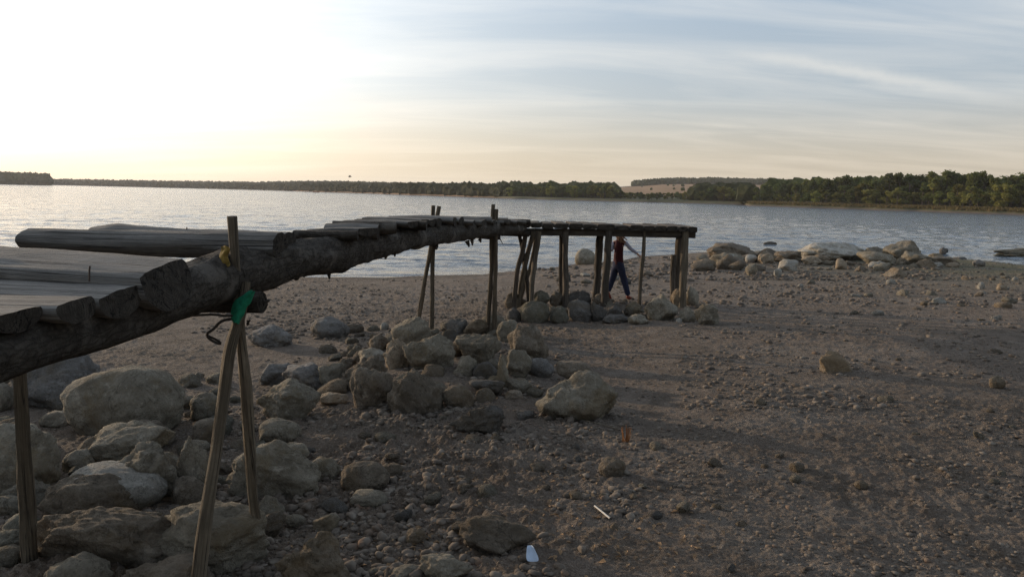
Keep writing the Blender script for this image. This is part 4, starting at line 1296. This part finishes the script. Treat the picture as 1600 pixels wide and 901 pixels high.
far_wood('shore_wood', (1080, 1165), 220, lambda px, D, g: D + g.uniform(30, 100), 6.5, 5)
far_wood('shore_wood', (1200, 1720), 420, lambda px, D, g: D + g.uniform(62, 100), 7.5, 6, LEAF_D)
def k_field(px, D, g):
    return D + g.uniform(60, 110)
far_wood('field_scrub', (955, 1090), 36, k_field, 2.0, 7)
far_wood('field_scrub', (960, 1150), 16, lambda px, D, g: g.uniform(620, 1180), 2.6, 8)
# grass and reeds on the far right bank
def reeds():
    m = leaf_mat('bank_grass', (.06, .05, .02), (.10, .085, .033), (.16, .115, .055))
    g = np.random.default_rng(9); V = []; Fq = []
    for i in range(6000):
        px = g.uniform(1160, 1740); D = float(shore_d(np.array([px]))[0]); r = D + g.uniform(3, 17)
        xy = far_p(np.array([px]), np.array([r]))[0]; z = float(far_z(np.array([px]), np.array([r]))[0])
        h = g.uniform(.3, .95); w = g.uniform(.15, .45); a = g.uniform(0, 3.14)
        d = np.array([math.cos(a) * w, math.sin(a) * w, 0]); c = np.array([xy[0], xy[1], z - .05]); b = len(V)
        t = np.array([g.normal() * .15, g.normal() * .15, h])
        V += [c - d, c + d, c + t + d * .4, c + t - d * .5]; Fq.append((b, b + 1, b + 2, b + 3))
    o = add('bank_grass', V, Fq, m, smooth=False); o['kind'] = 'stuff'
reeds()

# ------------------------------------------------------------------ a bird and a boat far off
def bird():
    c = at(546, 276.5, 150.0)
    m = plain('dark_feathers', (.04, .035, .03), .8)
    root = empty('bird', tuple(c)); tag(root, 'tiny dark bird flying low above the far treeline', 'bird')
    v, f = skin_mesh([c + np.array([-.26, .05, .0]), c, c + np.array([.22, 0, .03]), c + np.array([.34, 0, .05]), c + np.array([.46, 0, .03])], [(0, 1), (1, 2), (2, 3), (3, 4)], [(.09, .015), .09, .06, .05, .008])
    add('body', v, f, m, root)
    for s in (-1, 1):
        pts = [c + np.array([.05, s * .05, .03]), c + np.array([.12, s * .38, .22]), c + np.array([-.06, s * .85, .30])]
        v, f = skin_mesh(pts, [(0, 1), (1, 2)], [(.11, .02), (.10, .016), (.02, .008)])
        add('wing', v, f, m, root)
bird()
def boat():
    d = 760.0
    v = at(494, 300, d); c = np.array([v[0], v[1], WATER_Z])
    hullm = plain('red_brown_hull', (.16, .07, .05), .6); dk = plain('dark_coat', (.03, .03, .035), .9)
    root = empty('rowing_boat', tuple(c)); tag(root, 'tiny reddish rowing boat far out on the lake at the left', 'boat')
    n = 14; rows = []
    for i in range(n + 1):
        t = i / n * 2 - 1
        hw = .85 * (1 - abs(t) ** 2.6) + .03; zt = .75 + .35 * t * t
        rows.append([c + np.array([t * 3.2, y, z]) for y, z in ((-hw, zt), (-hw * .8, .2), (0, -.1), (hw * .8, .2), (hw, zt))])
    V = [p for r in rows for p in r]; Fq = [(i * 5 + j, i * 5 + j + 1, i * 5 + j + 6, i * 5 + j + 5) for i in range(n) for j in range(4)]
    h = add('hull', V, Fq, hullm, root); h.modifiers.new('t', 'SOLIDIFY').thickness = .07
    for x in (-1.0, .9):
        V, Fq, uv, mi = sweep([c + np.array([x, -.72, .5]), c + np.array([x, 0, .5]), c + np.array([x, .72, .5])], .14, .025, 10, 'board', 3, 0, along=.3)
        add('seat', V, Fq, hullm, root)
boat()

# ------------------------------------------------------------------ sun, sky, air
SUN_AZ, SUN_EL = -52.0, 8.0
sv = Vector((math.sin(R(SUN_AZ)) * math.cos(R(SUN_EL)), math.cos(R(SUN_AZ)) * math.cos(R(SUN_EL)), math.sin(R(SUN_EL))))
sd = bpy.data.lights.new('sun', 'SUN'); sd.energy = 3.3; sd.angle = R(.6); sd.color = (1.0, .78, .55)
so = bpy.data.objects.new('sun', sd); so.rotation_euler = sv.to_track_quat('Z', 'Y').to_euler(); so.location = (0, 0, 60); COL.objects.link(so)

w = bpy.data.worlds.new('World'); scene.world = w; w.use_nodes = True
T = NT.__new__(NT); T.t = w.node_tree; T.t.nodes.clear()
wo = T.n('ShaderNodeOutputWorld')
sky = T.n('ShaderNodeTexSky', sky_type='NISHITA', sun_disc=False, sun_elevation=R(SUN_EL), sun_rotation=R(SUN_AZ), air_density=1.2, dust_density=2.6, ozone_density=1.2)
gen = T.n('ShaderNodeTexCoord').outputs['Generated']
sep = T.n('ShaderNodeSeparateXYZ', {0: gen})
zc = T.math('MAXIMUM', sep.outputs[2], 0.0)
den = T.math('ADD', zc, .13)
cx = T.math('DIVIDE', sep.outputs[0], den); cy = T.math('DIVIDE', sep.outputs[1], den)
cv = T.n('ShaderNodeCombineXYZ', {0: cx, 1: cy, 2: 0.0}).outputs[0]
cm = T.n('ShaderNodeMapping', {'Vector': cv, 'Rotation': (0, 0, R(-24)), 'Scale': (.55, 1.9, 1)}).outputs[0]
c1 = T.noise(cm, 1.3, 9, .58, .8)
cm2 = T.n('ShaderNodeMapping', {'Vector': cv, 'Rotation': (0, 0, R(-12)), 'Scale': (.22, 1.2, 1)}).outputs[0]
c2 = T.noise(cm2, 1.1, 6, .55, .4)
cl = T.math('ADD', T.math('MULTIPLY', c1, .6), T.math('MULTIPLY', c2, .55))
clf = T.ramp(cl, [(.49, (0, 0, 0)), (.76, (.56, .56, .56))])
# thin veil: pale blue grey overhead, peach near the horizon
veil = T.ramp(zc, [(0.0, (7.0, 5.9, 4.3)), (.05, (6.2, 5.7, 4.9)), (.12, (4.8, 5.5, 6.3)), (.26, (3.9, 5.1, 6.7)), (1.0, (2.9, 3.8, 5.3))])
base = T.mix(.72, sky.outputs[0], veil)
cloud = T.ramp(zc, [(0.0, (7.8, 6.6, 5.0)), (.12, (7.6, 7.4, 6.9)), (.4, (7.0, 7.4, 7.8)), (1.0, (5.0, 5.4, 6.2))])
base = T.mix(clf, base, cloud)
# one long thin streak of cirrus across the right
ra, rb = Vector(ray(1130, 80)).normalized(), Vector(ray(1590, 156)).normalized()
nn = ra.cross(rb).normalized(); mid = (ra + rb).normalized()
wob = T.math('MULTIPLY', T.math('SUBTRACT', T.noise(gen, 7.0, 5, .6), .5), .030)
off = T.math('ADD', T.n('ShaderNodeVectorMath', {0: gen, 1: tuple(nn)}, operation='DOT_PRODUCT').outputs['Value'], wob)
band = T.math('EXPONENT', T.math('MULTIPLY', T.math('POWER', T.math('ABSOLUTE', T.math('DIVIDE', off, .0065)), 2.0), -1.0))
near = T.n('ShaderNodeMapRange', {0: T.n('ShaderNodeVectorMath', {0: gen, 1: tuple(mid)}, operation='DOT_PRODUCT').outputs['Value'], 1: mid.dot(ra), 2: 1.0, 3: 0.0, 4: .5}).outputs[0]
base = T.mix(T.math('MULTIPLY', band, near), base, (7.6, 7.4, 6.9))
dt = T.n('ShaderNodeVectorMath', {0: gen, 1: tuple(sv)}, operation='DOT_PRODUCT').outputs['Value']
ang = T.math('ARCCOSINE', T.math('MINIMUM', dt, .99999))
hz = T.n('ShaderNodeMapRange', {0: sep.outputs[2], 1: 0.0, 2: .13, 3: .45, 4: 1.0}).outputs[0]
def lobe(sig, amp, col, ex=1.7):
    e = T.math('EXPONENT', T.math('MULTIPLY', T.math('POWER', T.math('DIVIDE', ang, R(sig)), ex), -1.0))
    e = T.math('MULTIPLY', e, hz)
    return T.n('ShaderNodeVectorMath', {0: tuple(x * amp for x in col), 3: e}, operation='SCALE').outputs[0]
for (sig, amp, col, ex) in ((12, 5, (1, .98, .94), 1.7), (42, 8.0, (1, .975, .92), 3.2)):
    base = T.n('ShaderNodeVectorMath', {0: base, 1: lobe(sig, amp, col, ex)}, operation='ADD').outputs[0]
ylw = T.n('ShaderNodeMapRange', {0: sep.outputs[2], 1: .02, 2: .15, 3: 1.0, 4: 0.0}).outputs[0]
e3 = T.math('MULTIPLY', ylw, T.math('EXPONENT', T.math('MULTIPLY', T.math('POWER', T.math('DIVIDE', ang, R(44)), 2.4), -1.0)))
base = T.n('ShaderNodeVectorMath', {0: base, 1: T.n('ShaderNodeVectorMath', {0: (3.0, 2.3, 1.1), 3: e3}, operation='SCALE').outputs[0]}, operation='ADD').outputs[0]
bg = T.n('ShaderNodeBackground', {'Color': base, 'Strength': .1})
T.t.links.new(bg.outputs[0], wo.inputs[0])

def haze():
    m = bpy.data.materials.new('haze'); m.use_nodes = True
    t = m.node_tree; t.nodes.clear()
    o = t.nodes.new('ShaderNodeOutputMaterial'); v = t.nodes.new('ShaderNodeVolumePrincipled')
    v.inputs['Color'].default_value = (.95, .93, .92, 1); v.inputs['Density'].default_value = .00011; v.inputs['Anisotropy'].default_value = .15
    t.links.new(v.outputs[0], o.inputs['Volume'])
    bm = bmesh.new(); bmesh.ops.create_cube(bm, size=1)
    me = bpy.data.meshes.new('haze'); bm.to_mesh(me); bm.free(); me.materials.append(m)
    b = bpy.data.objects.new('haze', me); b.scale = (6000, 5200, 70); b.location = (0, 1700, 70 / 2 - 8); COL.objects.link(b)
    b['kind'] = 'stuff'
USE_HAZE = True
if USE_HAZE: haze()

scene.view_settings.view_transform = 'Standard'
scene.view_settings.look = 'None'
scene.view_settings.exposure = 0.22
scene.cycles.use_adaptive_sampling = False
scene.cycles.use_denoising = True
scene.cycles.denoising_prefilter = 'NONE'
scene.view_settings.gamma = 1.0
scene.view_settings.use_curve_mapping = False
